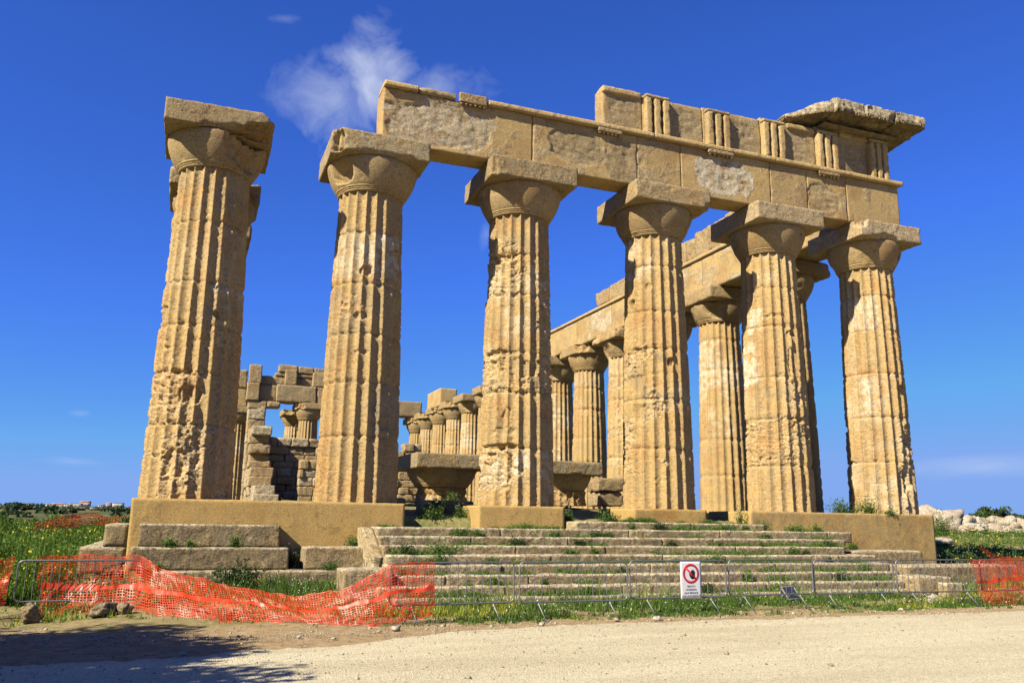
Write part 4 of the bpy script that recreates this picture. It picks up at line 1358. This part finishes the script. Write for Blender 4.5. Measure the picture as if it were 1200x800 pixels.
spots = [(4.6, "at the stairs' left edge"), (7.0, "below the gap left of the third column"), (8.6, "below the third column's left half"), (10.3, "below the third column's plinth end"),
         (12.2, "left of the fourth column's plinth"), (13.9, "below the fourth column's plinth"), (15.6, "below the dark gap beside the right base wall"), (17.2, "below the left end of the right base wall"), (19, "near the right end of the stairs")]
seen = {}
for i, (x, kk, w) in enumerate(W):
    zt = -.40 - .2055 * kk
    yy = -2.0 - .46 * (kk - 1) - .12 if kk else -1.6
    near = min(spots, key=lambda s: abs(s[0] - x))[1]
    sz = "broad leafy weed" if w > .45 else ("dense weed" if w > .33 else ("small weed" if w > .24 else "tiny weed"))
    lab = f"{sz} on the {tread_word[kk]} tread {near}"
    if lab in seen:
        seen[lab] += 1; lab = lab.replace("weed", ["pale weed", "low weed"][seen[lab] % 2], 1)
    else: seen[lab] = 0
    weed((x, yy, zt - .01), w * 1.15, (.07 + w * .30) * random.uniform(.7, 1.3), lab, seed=900 + i * 3, size=.05, mat=M_shrub if i % 3 == 0 else None)
V, F, M = leaf_clump((0, 0, 0), (.46, .40, .74), 4200, .065, 994)
t = thing("dark_bush", (1.18, -3.3, -2.12), "dark green bush against the lowest step blocks at the left, above the sagging netting", "bush")
link_mesh("foliage", V, F, M_shrub, t, mask=M)
link_mesh("stem", *tube([(0, 0, 0), (.05, 0, .3), (.1, .02, .5)], [.02, .015, .008], 6)[:2], M_bark, t)
for i, (x, y, z, w, h, lab) in enumerate((
        (-.3, -1.95, -1.12, .55, .22, "weed on the middle left step block near its left end"), (.15, -1.95, -1.12, .25, .14, "small weed on the middle left step block"),
        (1.13, -1.95, -1.12, .32, .24, "upright weed on the middle left step block near its right end"), (2.5, -1.6, -1.62, .4, .5, "tall dark weed in the corner right of the left step blocks"),
        (3.3, -2.5, -1.62, .5, .22, "weed at the foot of the broken short block beside the stairs"), (4.0, -1.5, -1.1, .3, .2, "weed on top of the broken short block beside the stairs"),
        (-.5, -2.5, -1.62, .3, .16, "weed on the lowest left step block"), (-1.45, 1.5, -.62, .3, .22, "weed on the upper step of the left flank"),
        (1.9, -3.4, -2.1, .5, .5, "bright tall weed right of the dark bush"),
        (7.3, -.3, -.42, .8, .35, "broad weed between the second and third columns, beside the plinth"), (6.35, -.4, -.40, .95, .40, "wide leafy weed in front of the big shaded capital"),
        (8.6, 5.2, .0, .7, .55, "leafy weed at the foot of the big shaded capital"), (7.0, 1.3, -.2, .6, .4, "dark weed behind the pale low block inside the front"),
        (10.3, -.9, -.4, .4, .25, "weed just right of the third column's plinth"), (11.6, -.9, -.40, .7, .3, "grassy weed left of the fourth column's plinth"),
        (16.0, -1.2, -.5, .3, .6, "spindly upright weed at the left end of the right base wall"),
        (16.5, -1.6, -.62, .5, .35, "weed against the face of the right base wall near its left end"),
        (20.2, -.9, -.02, .9, .42, "leafy bush on top of the right base wall between its columns"), (21.2, -1.0, -.02, .9, .50, "leafy bush at the left foot of the corner column"),
        (21.85, -1.25, -.05, .45, .2, "weed trailing over the edge of the right base wall below the corner column"),
        (19.9, -1.6, -1.13, .4, .2, "weed on the long rough step block below the right base wall"), (18.9, -2.0, -1.1, .3, .45, "weed at the left end of the long rough step block"))):
    weed((x, y, z), w, h, lab, seed=1100 + i * 3, size=.06 if w > .6 else .05, mat=M_shrub if "dark" in lab else None)
# dark shrub in the shade right of the base wall, and bushes among the rocks
for i, (x, y, w, h, lab) in enumerate(((25.3, -.2, 2.2, .75, "low dark shrub in the shade right of the right base wall"), (26.8, .3, 1.2, .55, "smaller dark shrub right of the base wall's shade"),
                                       (100, 60, 5.0, 1.5, "dark round bush on the skyline behind the pale rocks"), (104, 60, 3.0, 1.0, "lower dark bush on the skyline beside the bigger one"),
                                       (44.5, 17.5, 1.8, 1.2, "green bush just below the biggest pale rock"), (50.6, 19.5, 2.4, 1.1, "green bush among the small pale rocks"))):
    zz = float(ground_z(np.array([x]), np.array([y]))[0])
    far_ = x > 70
    if far_: zz = .3
    t = thing("shrub", (x, y, zz - .05), lab, "shrub", "shrubs on the right-hand bank")
    V, F, M = leaf_clump((0, 0, 0), (w / 2, w / 2.4, h), 2600 if not far_ else 7000, .09 if not far_ else .42, 1200 + i)
    link_mesh("foliage", V, F, M_shrub if i < 4 else M_weed, t, mask=M)
    link_mesh("stem", *tube([(0, 0, -.1), (.02, 0, h * .4), (.1, .05, h * .8)], [.05, .04, .02], 6)[:2], M_bark, t)

# ------------------------------------------------------------------ rocks
def rock(x, y, size, seed, label, mat, group, z=None, rot=0.0, sub=24, sink=.25):
    V, F, M = lumpy(size, seed, sub)
    c, s = math.cos(rot), math.sin(rot)
    V = V @ np.array([[c, s, 0], [-s, c, 0], [0, 0, 1]])
    zz = float(ground_z(np.array([x]), np.array([y]))[0]) if z is None else z
    V[:, 2] += size[2] * (.5 - sink)
    o = link_mesh("boulder", V, F, mat, None, (x, y, zz), mask=M)
    return tag(o, label, "rock", group)


RK = "pale rocks on the right-hand bank"
for i, (x, y, sz, lab) in enumerate((
        (28.6, 3.0, (2.5, 1.8, 1.75), "biggest pale rock, overhanging, right behind the corner of the temple"),
        (27.6, 3.2, (1.8, 1.3, .95), "rock wedged under the left of the biggest pale rock"),
        (29.9, 3.6, (1.5, 1.2, .8), "low pale rock right of the biggest one"),
        (33.2, 6.0, (1.7, 1.3, 1.25), "rounded pale rock left of the skyline bush"),
        (34.6, 6.3, (1.6, 1.2, 1.1), "pale rock just below the skyline bush"),
        (35.4, 5.6, (1.9, 1.5, 1.2), "broad pale rock in the middle of the heap"),
        (37.2, 5.8, (2.2, 1.5, 1.05), "wide flat pale rock right of the broad middle one"),
        (39.3, 6.4, (2.4, 1.9, 1.8), "big pale rock at the right edge of the picture"),
        (41.5, 7.5, (2.2, 1.7, 1.5), "pale rock partly cut by the right edge of the picture"),
        (31.4, 4.4, (1.2, 1.0, .7), "small pale rock between the biggest rock and the rounded one"),
        (28.9, 1.6, (1.4, 1.0, .6), "low pale rock in the grass below the biggest one"),
        (30.8, 2.2, (1.5, 1.1, .55), "flat pale rock in the grass left of the green bush"),
        (33.0, 3.6, (1.6, 1.1, .55), "long flat pale rock lying in the grass"),
        (26.7, 1.2, (.9, .8, .5), "small pale rock near the base wall corner"),
        (32.3, .0, (1.3, 1.0, .42), "pale flat rock in the yellow flowers low on the bank"),
        (28.6, -1.4, (.7, .6, .4), "small pale rock beside the far piece of orange netting"),
        (36.0, 2.2, (1.3, 1.0, .5), "low pale rock among the flowers at the right"))):
    kx = 1.62 if i < 12 or i == 12 else 1.5
    rock(CAM.x + (x - CAM.x) * kx, CAM.y + (y - CAM.y) * kx, tuple(q * kx * (.93 if j_ == 2 else 1) for j_, q in enumerate(sz)), 1300 + i * 7, lab, M_rock, RK, rot=i * 1.3)
rock(-2.47, -5.75, (.36, .30, .38), 1401, "upright brown stone at the foot of the left barrier panel", M_brownrock, "stones weighing down the left netting", rot=.3, sink=.12)
rock(-1.28, -6.0, (.54, .30, .28), 1408, "long brown stone lying on the edge of the orange netting", M_brownrock, "stones weighing down the left netting", rot=.4, sink=.12)
rock(-.92, -5.95, (.30, .26, .24), 1415, "smaller brown stone touching the right end of the long one", M_brownrock, "stones weighing down the left netting", rot=1.2, sink=.12)
# scattered pebbles along the edge of the path
rg = np.random.default_rng(77)
ps = []
oct_v = np.array([(1, 0, 0), (-1, 0, 0), (0, 1, 0), (0, -1, 0), (0, 0, 1), (0, 0, -1.)])
oct_f = np.array([(0, 2, 4), (2, 1, 4), (1, 3, 4), (3, 0, 4), (2, 0, 5), (1, 2, 5), (3, 1, 5), (0, 3, 5)])
n = 5200
xx = rg.uniform(-3, 22, n); yy = np.interp(xx, [-3, 2, 5, 20], [-8.2, -9.3, -8.7, -8.6]) + rg.normal(0, .55, n)
pathp = n // 3
xx[:pathp] = rg.uniform(-3, 18, pathp); yy[:pathp] = rg.uniform(-14.5, -9.3, pathp)
ss = rg.uniform(.006, .02, n) * np.where(rg.uniform(0, 1, n) < .03, 2.6, 1)
base = np.stack([xx, yy, ground_z(xx, yy) + np.where(yy < -9.2, .026, .0) + ss * .25], -1)
V = (oct_v[None] * (ss[:, None, None] * rg.uniform(.6, 1.4, (n, 6, 1)) * np.array([1, 1, .7])) + base[:, None]).reshape(-1, 3)
F = (oct_f[None] + (np.arange(n) * 6)[:, None, None]).reshape(-1, 3)
Mk = np.zeros((len(V), 3)); Mk[:, 0] = np.repeat(rg.uniform(0, 1, n), 6)
o = link_mesh("gravel", V, F, M_rock, mask=Mk)
tag(o, "loose pebbles along the edge of the path", "gravel", kind='stuff')
for i, (x, y, s) in enumerate(((8.55, -8.75, .12), (7.7, -8.7, .10), (6.1, -8.9, .09), (3.4, -9.0, .13), (14.9, -8.4, .1), (17.4, -7.0, .26), (16.9, -7.3, .2))):
    rock(x, y, (s * 1.5, s * 1.2, s), 1500 + i * 3, ["pale pebble-sized stone below the barrier with the sign", "small stone left of the sign barrier's foot", "small stone at the path edge below the second barrier", "small stone on the dirt below the netted barrier",
          "small stone at the path edge right of the floodlight", "pale stone in the grass below the last bare barrier", "pale small stone near the last bare barrier's left foot"][i], M_rock, "small stones along the path edge", sub=10, sink=.2)


# ------------------------------------------------------------------ crowd barriers
def make_barrier(length, label):
    t = thing("crowd_barrier", (0, 0, 0), label, "barrier", "crowd barriers in front of the stairs")
    z0, z1, rr = .34, 1.07, .10
    pts = []
    for (cx, cz, a0) in ((length - rr, z1 - rr, 0), (rr, z1 - rr, 90), (rr, z0 + rr, 180), (length - rr, z0 + rr, 270)):
        for a in np.linspace(a0, a0 + 90, 7):
            pts.append((cx + rr * math.cos(R(a)), 0, cz + rr * math.sin(R(a))))
    V, F, M = tube(pts, .0165, 8, closed=True)
    link_mesh("frame", V, F, M_galv, t, smooth=True)
    bars = []
    nb = 15
    for i in range(1, nb):
        x = i / nb * length
        bars.append(tube([(x, 0, z0 + .01), (x, 0, z1 - .01)], .007, 6, caps=False))
    V, F, M = join(bars)
    link_mesh("infill_bars", V, F, M_galv, t, smooth=True)
    for x in (.40, length - .40):
        lg = [tube([(x, 0, z0), (x, -.015, .29), (x + .01, -.06, .235), (x + .05, -.28, .0)], .0115, 8), tube([(x, .0, .30), (x - .01, .05, .235), (x - .04, .27, .0)], .0115, 8)]
        V, F, M = join(lg)
        link_mesh("leg", V, F, M_galv, t, smooth=True)
    hk = [tube([(length - .004, 0, zz), (length + .03, 0, zz), (length + .05, 0, zz - .03), (length + .05, 0, zz - .08)], .008, 6) for zz in (.92, .5)]
    for V, F, M in hk:
        link_mesh("hook", V, F, M_galv, t, smooth=True)
    return t


BL = [((3.45, -8.22), (5.86, -8.08), "barrier whose left half is wrapped in orange netting, right of the sagging net"),
      ((5.94, -8.17), (8.24, -8.14), "bare barrier directly left of the one carrying the sign"),
      ((8.34, -8.06), (10.66, -7.98), "barrier carrying the white prohibition sign"),
      ((10.76, -7.95), (13.06, -7.80), "bare barrier directly right of the one carrying the sign"),
      ((13.12, -7.78), (15.46, -7.70), "bare barrier second to the right of the sign"),
      ((15.54, -7.72), (18.05, -7.80), "barrier at the right whose right end is wrapped in orange netting"),
      ((18.14, -7.75), (20.5, -7.60), "barrier fully behind the right-hand orange netting"),
      ((-2.84, -5.22), (-.74, -5.16), "lone barrier at the far left, seen through orange netting")]
proto = make_barrier(2.34, "x")
for i, (a, b_, lab) in enumerate(BL):
    o = proto if i == 0 else copy_tree(proto)
    Ln = math.hypot(b_[0] - a[0], b_[1] - a[1])
    zz = float(min(ground_z(np.array([a[0], b_[0]]), np.array([a[1] - .2, b_[1] - .2]))))
    o.location = (a[0], a[1], zz)
    o.rotation_euler = (0, 0, math.atan2(b_[1] - a[1], b_[0] - a[0]))
    o.scale = (Ln / 2.34, 1, 1)
    tag(o, lab, "barrier", "crowd barriers in front of the stairs")


# ------------------------------------------------------------------ sign
sg = thing("prohibition_sign", (9.745, -8.075, -1.92), "white sign with a red no-entry hand symbol hung on a barrier", "sign", rotz=math.atan2(.08, 2.32))
V, F, M = rblock((-.25, -.004, -.0), (.25, .004, .735), .04, .003, .0, 1, 3, 0, 0)
corner = np.abs(V[:, 0]) > .2
link_mesh("board", V, F, M_white, sg)
cz, ro, ri = .50, .195, .150


def flat_ring(ro, ri, y, n=64, th=.0025):
    a = np.arange(n) / n * 2 * np.pi
    o_ = np.stack([ro * np.cos(a), 0 * a, cz + ro * np.sin(a)], -1); i_ = np.stack([ri * np.cos(a), 0 * a, cz + ri * np.sin(a)], -1)
    V = np.concatenate([o_ + [0, y, 0], i_ + [0, y, 0], o_ + [0, y + th, 0], i_ + [0, y + th, 0]])
    j = np.arange(n); j2 = (j + 1) % n
    F = np.concatenate([np.stack([j, j2, n + j2, n + j], -1), np.stack([j2, j, 2 * n + j, 2 * n + j2], -1), np.stack([n + j, n + j2, 3 * n + j2, 3 * n + j], -1)])
    return V, F, np.zeros((len(V), 3))


def poly_plate(pts, y, th=.0025):
    n = len(pts); P = np.array([(x, y, z) for x, z in pts]); Q = P + [0, th, 0]; c = P.mean(0)
    V = np.concatenate([P, Q, [c]]); j = np.arange(n); j2 = (j + 1) % n
    return V, [np.stack([j, j2, np.full(n, 2 * n)], -1), np.stack([j2, j, n + j, n + j2], -1)], np.zeros((len(V), 3))


ring = flat_ring(ro, ri, -.0092)
a = R(-43); dx, dz = math.cos(a), math.sin(a); nx, nz_ = -dz, dx; hw = .019; q = ri + .01
slash = poly_plate([(-q * dx + hw * nx, cz - q * dz + hw * nz_), (-q * dx - hw * nx, cz - q * dz - hw * nz_), (q * dx - hw * nx, cz + q * dz - hw * nz_), (q * dx + hw * nx, cz + q * dz + hw * nz_)], -.0102)
V, F, M = join([ring, slash])
link_mesh("prohibition_ring", V, F, M_red, sg)
hx, hz = .035, cz - .02
palm = [(-.045, -.06), (-.01, -.088), (.035, -.088), (.058, -.06), (.062, .0), (.062, .02), (-.03, .02), (-.036, -.01), (-.062, .025), (-.078, .018), (-.062, -.025)]
plates = [poly_plate([(hx + u * 1.05, hz + v * 1.05) for u, v in palm], -.0064)]
for q, (fx, fl) in enumerate(((-.019, .075), (.005, .092), (.029, .085), (.052, .062))):
    w_ = .0105
    f = [(fx - w_, .018), (fx + w_, .018), (fx + w_, fl - .008), (fx + w_ * .5, fl), (fx - w_ * .5, fl), (fx - w_, fl - .008)]
    plates.append(poly_plate([(hx + u * 1.05, hz + v * 1.05) for u, v in f], -.0067 - q * .00015))
V, F, M = join(plates)
link_mesh("hand_symbol", V, F, M_black, sg)
for i, (txt, z, s) in enumerate((("VIETATO", .228, .052), ("L'INGRESSO", .164, .052), ("ALLE PERSONE", .100, .052), ("NON AUTORIZZATE", .036, .052))):
    c = bpy.data.curves.new("lettering", 'FONT')
    c.body = txt; c.size = s; c.align_x = 'CENTER'; c.extrude = .001
    tmp = bpy.data.objects.new("tmp", c)
    col.objects.link(tmp)
    bpy.context.view_layer.update()
    me = bpy.data.meshes.new_from_object(tmp.evaluated_get(bpy.context.evaluated_depsgraph_get()))
    bpy.data.objects.remove(tmp)
    o = bpy.data.objects.new("lettering", me)
    me.materials.clear(); me.materials.append(M_black)
    col.objects.link(o); o.parent = sg
    wd = max(v.co.x for v in me.vertices) - min(v.co.x for v in me.vertices)
    sc_ = min(1.0, .455 / wd)
    o.location = (0, -.006, z); o.rotation_euler = (R(90), 0, 0); o.scale = (sc_ * .97, 1, 1)


# ------------------------------------------------------------------ orange netting
def net(name, label, path, cell=.052, strand=.0112, band=True, seed=1, group="orange safety netting"):
    """path rows: (x, y_top, z_top, x_bot, y_bot, z_bot); woven strands with open holes"""
    A = np.array(path, float)
    T0 = A[:, :3]; B0 = A[:, 3:]
    mid = (T0 + B0) / 2
    s = np.concatenate([[0], np.cumsum(np.linalg.norm(np.diff(mid, axis=0), axis=1))])
    Ln = s[-1]
    hgt = np.linalg.norm(T0 - B0, axis=1)
    rows = 22 if band else max(4, int(np.median(hgt) / cell))
    dsm = np.arange(0, Ln + 1e-6, cell / 2)
    def smooth(col_):
        d = np.interp(np.arange(0, Ln + .04, .04), s, col_)
        k_ = np.hanning(13); k_ /= k_.sum()
        dp = np.pad(d, 6, mode='edge')
        return np.convolve(dp, k_, 'valid')
    g_ = np.arange(0, Ln + .04, .04)
    Ts = np.stack([smooth(T0[:, i]) for i in range(3)], -1); Bs = np.stack([smooth(B0[:, i]) for i in range(3)], -1)
    def at(ss, tt):
        ss = np.clip(ss, 0, Ln)
        top = np.stack([np.interp(ss, g_, Ts[:, i]) for i in range(3)], -1)
        bot = np.stack([np.interp(ss, g_, Bs[:, i]) for i in range(3)], -1)
        P = bot + (top - bot) * tt[:, None]
        q = np.stack([ss * 1.1, tt * 1.5, 0 * ss + seed], -1)
        q2 = np.stack([ss * 4.2, tt * 3.2, 0 * ss + seed + 7], -1)
        P[:, 1] += .12 * fbm(q, 3, seed) * np.sin(np.pi * np.clip(tt, .05, 1)) + .025 * fbm(q2, 3, seed + 2)
        P[:, 2] += .034 * fbm(q2 + 3, 3, seed + 4) + .045 * fbm(q + 9, 2, seed + 5)
        P[:, 0] += .02 * fbm(q2 + 5, 2, seed + 6)
        return P
    parts = []
    hm = float(np.median(hgt))
    for j in range(rows + 1):                                # strands along the net
        tt = j / rows
        hw = strand / 2 / hm * (1.0 if j not in (0, rows) else 1.5)
        if band and j in (11,): hw = .030 / hm
        n = len(dsm)
        V = np.concatenate([at(dsm, np.full(n, tt - hw)), at(dsm, np.full(n, tt + hw))])
        parts.append((V, grid_faces(n, 2), np.zeros((len(V), 3))))
    nv = int(Ln / cell)
    tts = np.linspace(0, 1, rows * 2 + 1)
    for i in range(nv + 1):                                  # strands up the net
        ss = i * cell
        V = np.concatenate([at(np.full(len(tts), ss - strand / 2), tts), at(np.full(len(tts), ss + strand / 2), tts)])
        V[:, 1] += .0035
        parts.append((V, grid_faces(len(tts), 2), np.zeros((len(V), 3))))
    V, F, M = join(parts)
    c = np.array([V[:, 0].mean(), V[:, 1].mean(), V[:, 2].min()])
    o = link_mesh(name, V - c, F, M_net, None, tuple(c), smooth=True)
    return tag(o, label, "netting", group)


net("safety_netting", "long orange netting over the left barrier sagging to the wrapped barrier at its right",
    [(-2.58, -5.10, -1.22, -2.50, -5.14, -2.28), (-1.75, -5.08, -1.18, -1.70, -5.2, -2.27), (-.82, -5.16, -1.20, -.78, -5.50, -2.26), (-.5, -5.5, -1.33, -.35, -6.2, -2.24), (-.15, -5.75, -1.45, .1, -6.75, -2.235),
     (.58, -6.2, -1.60, .75, -7.15, -2.235), (1.3, -6.75, -1.74, 1.45, -7.45, -2.235), (2.0, -7.2, -1.80, 2.1, -7.8, -2.235), (2.65, -7.7, -1.68, 2.75, -8.2, -2.235), (3.18, -8.15, -1.42, 3.25, -8.35, -2.22),
     (3.48, -8.30, -1.19, 3.55, -8.36, -2.14), (3.9, -8.29, -1.17, 3.9, -8.33, -2.12), (4.28, -8.27, -1.17, 4.30, -8.28, -2.10)], seed=3)
net("safety_netting", "short end of orange netting at the left edge of the picture", [(-4.3, -5.35, -1.15, -4.3, -5.5, -2.1), (-3.4, -5.35, -1.25, -3.45, -5.45, -1.95), (-2.86, -5.27, -1.20, -2.90, -5.35, -1.98)], seed=5)
net("safety_netting", "orange netting wrapped over the barrier at the right edge of the picture", [(17.55, -7.92, -1.16, 17.95, -7.95, -2.20), (18.4, -7.90, -1.17, 18.6, -7.95, -2.2), (19.6, -7.80, -1.15, 19.7, -7.9, -2.16), (21.2, -7.65, -1.12, 21.2, -7.75, -2.1)], seed=7)
net("safety_netting", "loose strip of orange netting sloping up the bank behind the right barriers", [(23.0, -3.6, -1.0, 23.2, -3.8, -1.30), (22.0, -5.0, -1.14, 22.6, -5.2, -1.85), (21.3, -6.5, -1.25, 21.9, -6.7, -2.0)], seed=9, band=False)
net("safety_netting", "distant crumpled strip of orange netting in the left meadow", [(-6.0, 18.5, -.80, -6.0, 18.2, -1.2), (-5.2, 19.5, -.52, -5.1, 19.2, -1.0), (-4.6, 20.5, -.38, -4.6, 20.2, -.95), (-3.9, 21.5, -.28, -3.9, 21.2, -.80), (-3.4, 22.5, -.50, -3.4, 22.2, -.90), (-2.5, 24, -.42, -2.5, 23.8, -.85)], seed=11, cell=.085, strand=.026, band=False)


# ------------------------------------------------------------------ floodlights
def floodlight(loc, label, rz, tilt, s=1.0):
    t = thing("floodlight", loc, label, "floodlight", "floodlights in the grass", rz)
    m_ = Matrix.Rotation(tilt, 3, 'X')
    def tr(V): return (np.array(m_) @ (V * s).T).T + np.array([0, 0, .16 * s])
    V, F, M = rblock((-.27, -.07, -.17), (.27, .06, .17), .05, .02, 0, 1, 2, 0, 0)
    V[:, 0] *= np.where(V[:, 1] > 0, .75, 1.0); V[:, 2] *= np.where(V[:, 1] > 0, .7, 1.0)
    link_mesh("housing", tr(V), F, M_dark, t)
    V, F, M = rblock((-.24, -.082, -.14), (.24, -.071, .14), .05, .004, 0, 1, 2, 0, 0)
    link_mesh("glass", tr(V), F, M_lens, t)
    fr_ = [rblock((-.28, -.088, -.18), (.28, -.072, -.142), .05, .004, 0, 1, 2, 0, 0), rblock((-.28, -.088, .142), (.28, -.072, .18), .05, .004, 0, 1, 2, 0, 0),
           rblock((-.28, -.0875, -.141), (-.242, -.072, .141), .05, .004, 0, 1, 2, 0, 0), rblock((.242, -.0875, -.141), (.28, -.072, .141), .05, .004, 0, 1, 2, 0, 0)]
    V, F, M = join(fr_)
    link_mesh("rim", tr(V), F, M_lampmetal, t)
    V, F, M = tube([(-.29 * s, 0, .16 * s), (-.29 * s, .02, .0), (.29 * s, .02, .0), (.29 * s, 0, .16 * s)], .015 * s, 6)
    link_mesh("bracket", V, F, M_dark, t)
    return t


floodlight((13.55, -6.35, -2.2), "dark floodlight with a grey rim tilted up behind the barrier right of the sign", .35, R(-35))
floodlight((22.2, -2.7, -2.0), "small pale floodlight in the grass behind the last bare barrier", .5, R(-50), .8)

# ------------------------------------------------------------------ distance: wood, bushes and houses on the low hills at the left
rg = np.random.default_rng(404)
VV = []
def az_pt(azd, dist):
    return CAM.x + dist * math.sin(R(azd)), CAM.y + dist * math.cos(R(azd))
for i in range(1500):
    u_ = rg.uniform()
    dist = rg.uniform(900, 1900) if u_ < .45 else (rg.uniform(380, 900) if u_ < .93 else rg.uniform(130, 380))
    az = rg.uniform(-13, 1.5)
    x, y = az_pt(az, dist)
    dn = vnoise(np.array([[x / 130, y / 130, .5]]), 5)[0]
    if dn < -.1 and rg.uniform() < .85: continue
    zz = float(ground_z(np.array([x]), np.array([y]))[0])
    w = rg.uniform(5, 11) * (.75 if az > -7 else 1.05) * (1 if dist > 380 else .35); h = w * rg.uniform(.3, .55) * (1 if dist > 700 else .7)
    if 1250 < dist < 1700 and az > -7.5: h *= .45
    n = 90
    d = rg.normal(size=(n, 3)); d /= np.linalg.norm(d, axis=1, keepdims=True); d[:, 2] = np.abs(d[:, 2])
    P = d * rg.uniform(.5, 1, n)[:, None] * np.array([w / 2, w / 2, h]) + np.array([x, y, zz])
    VV.append(leaves(P, w * .22, 5000 + i, .4, np.clip(.2 + .4 * d[:, 2], 0, 1), .8))
V, F, Mk = join(VV)
o = link_mesh("woods", V, F, M_treeleaf, mask=Mk)
tag(o, "distant dark green woods and scrub on the low hills at the left", "woods", kind='stuff')
rg = np.random.default_rng(9)
for i in range(13):
    az = [-12.0, -10.9, -9.6, -7.3, -6.9, -6.4, -6.0, -5.5, -5.1, -4.6, -4.2, -3.7, -8.4][i]
    dist = rg.uniform(1350, 1650) if i > 2 else 1200
    x, y = az_pt(az, dist)
    zz = float(ground_z(np.array([x]), np.array([y]))[0])
    w, d_, h = rg.uniform(8, 20), rg.uniform(8, 12), rg.uniform(4, 7.5)
    t = thing("white_house", (x, y, zz - .5), ["small far house among trees at the left edge of the skyline", "far house half hidden by trees near the left edge", "pale far house above the dark woods",
              "low white house at the left end of the hill village", "wide white house second from the left in the hill village", "boxy white house in the left part of the hill village", "white house left of the village middle", "white house in the middle of the hill village",
              "white house right of the village middle", "wide pale house in the right part of the hill village", "white house third from the village's right end", "small white house at the right end of the hill village", "lone pale house left of the hill village"][i], "house", "white houses on the far hill")
    V, F, M = rblock((-w / 2, -d_ / 2, 0), (w / 2, d_ / 2, h), 5, .05, 0, 1, i, 0, 0)
    link_mesh("wall", V, F, M_wallwhite, t)
    V, F, M = rblock((-w / 2 - .4, -d_ / 2 - .4, h + .01), (w / 2 + .4, d_ / 2 + .4, h + .5), 5, .05, 0, 1, i, 0, 0)
    if i % 3 == 1:
        V[:, 1] *= np.where(V[:, 2] > h + .3, .15, 1); V[:, 2] = np.where(V[:, 2] > h + .3, h + 2, V[:, 2])
    link_mesh("roof", V, F, M_rooftile if i % 3 == 1 else M_wallwhite, t)
    for q in range(3):
        xx = (q - 1) * w * .3
        V, F, M = rblock((xx - .6, -d_ / 2 - .05, h * .45), (xx + .6, -d_ / 2 + .2, h * .45 + 1.4), 5, .02, 0, 1, i, 0, 0)
        link_mesh("window", V, F, M_dark, t)

# ------------------------------------------------------------------ trees shading the left of the path; one is added to block skylight
def shade_tree(tx, ty, sd, label, rad, n_cl):
    tr_ = thing("shade_tree", (tx, ty, -2.3), label, "tree", "trees beside the path")
    V, F, M = join([tube([(0, 0, 0), (.1, .05, 1.2), (.05, .1, 2.4), (.2, .1, 3.8)], [.28, .22, .18, .10], 10)] +
                   [tube([(.06, .1, 2.0 + q * .25), (math.cos(q * 1.9) * 1.1, math.sin(q * 1.9) * 1.0, 3.3 + q * .2), (math.cos(q * 1.9) * 2.0, math.sin(q * 1.9) * 1.9, 4.1 + q * .25)], [.10, .07, .03], 7) for q in range(7)])
    link_mesh("trunk", V, F, M_bark, tr_, smooth=True)
    rg = np.random.default_rng(sd)
    PP = []
    for q in range(n_cl):
        d = rg.normal(size=3); d /= np.linalg.norm(d)
        c = np.array([.2, 0, 5.0]) + d * rg.uniform(.2, 1, 1) ** .5 * np.array(rad)
        e = rg.normal(size=(240, 3)); e /= np.linalg.norm(e, axis=1, keepdims=True)
        PP.append(c + e * (rg.uniform(.1, 1, 240) ** .5)[:, None] * np.array([.85, .85, .6]))
    V, F, M = leaves(np.concatenate(PP), .20, sd + 1, .3)
    link_mesh("crown", V, F, M_shrub, tr_, mask=M)


shade_tree(-8.8, -12.7, 66, "broad leafy tree left of the path casting its shadow over the gravel", (3.3, 2.8, 2.0), 95)
shade_tree(-11.2, -15.0, 86, "unseen leafy tree left of the path, added to block sky light", (3.0, 2.9, 2.2), 80)  # added out of view to keep sky light off the shadowed ground
shade_tree(-8.4, -15.5, 76, "leafy tree left of the path, nearer the viewer than the broad one", (3.0, 2.9, 2.0), 90)

# remove the template capital/columns never placed: every prototype above has been moved into place
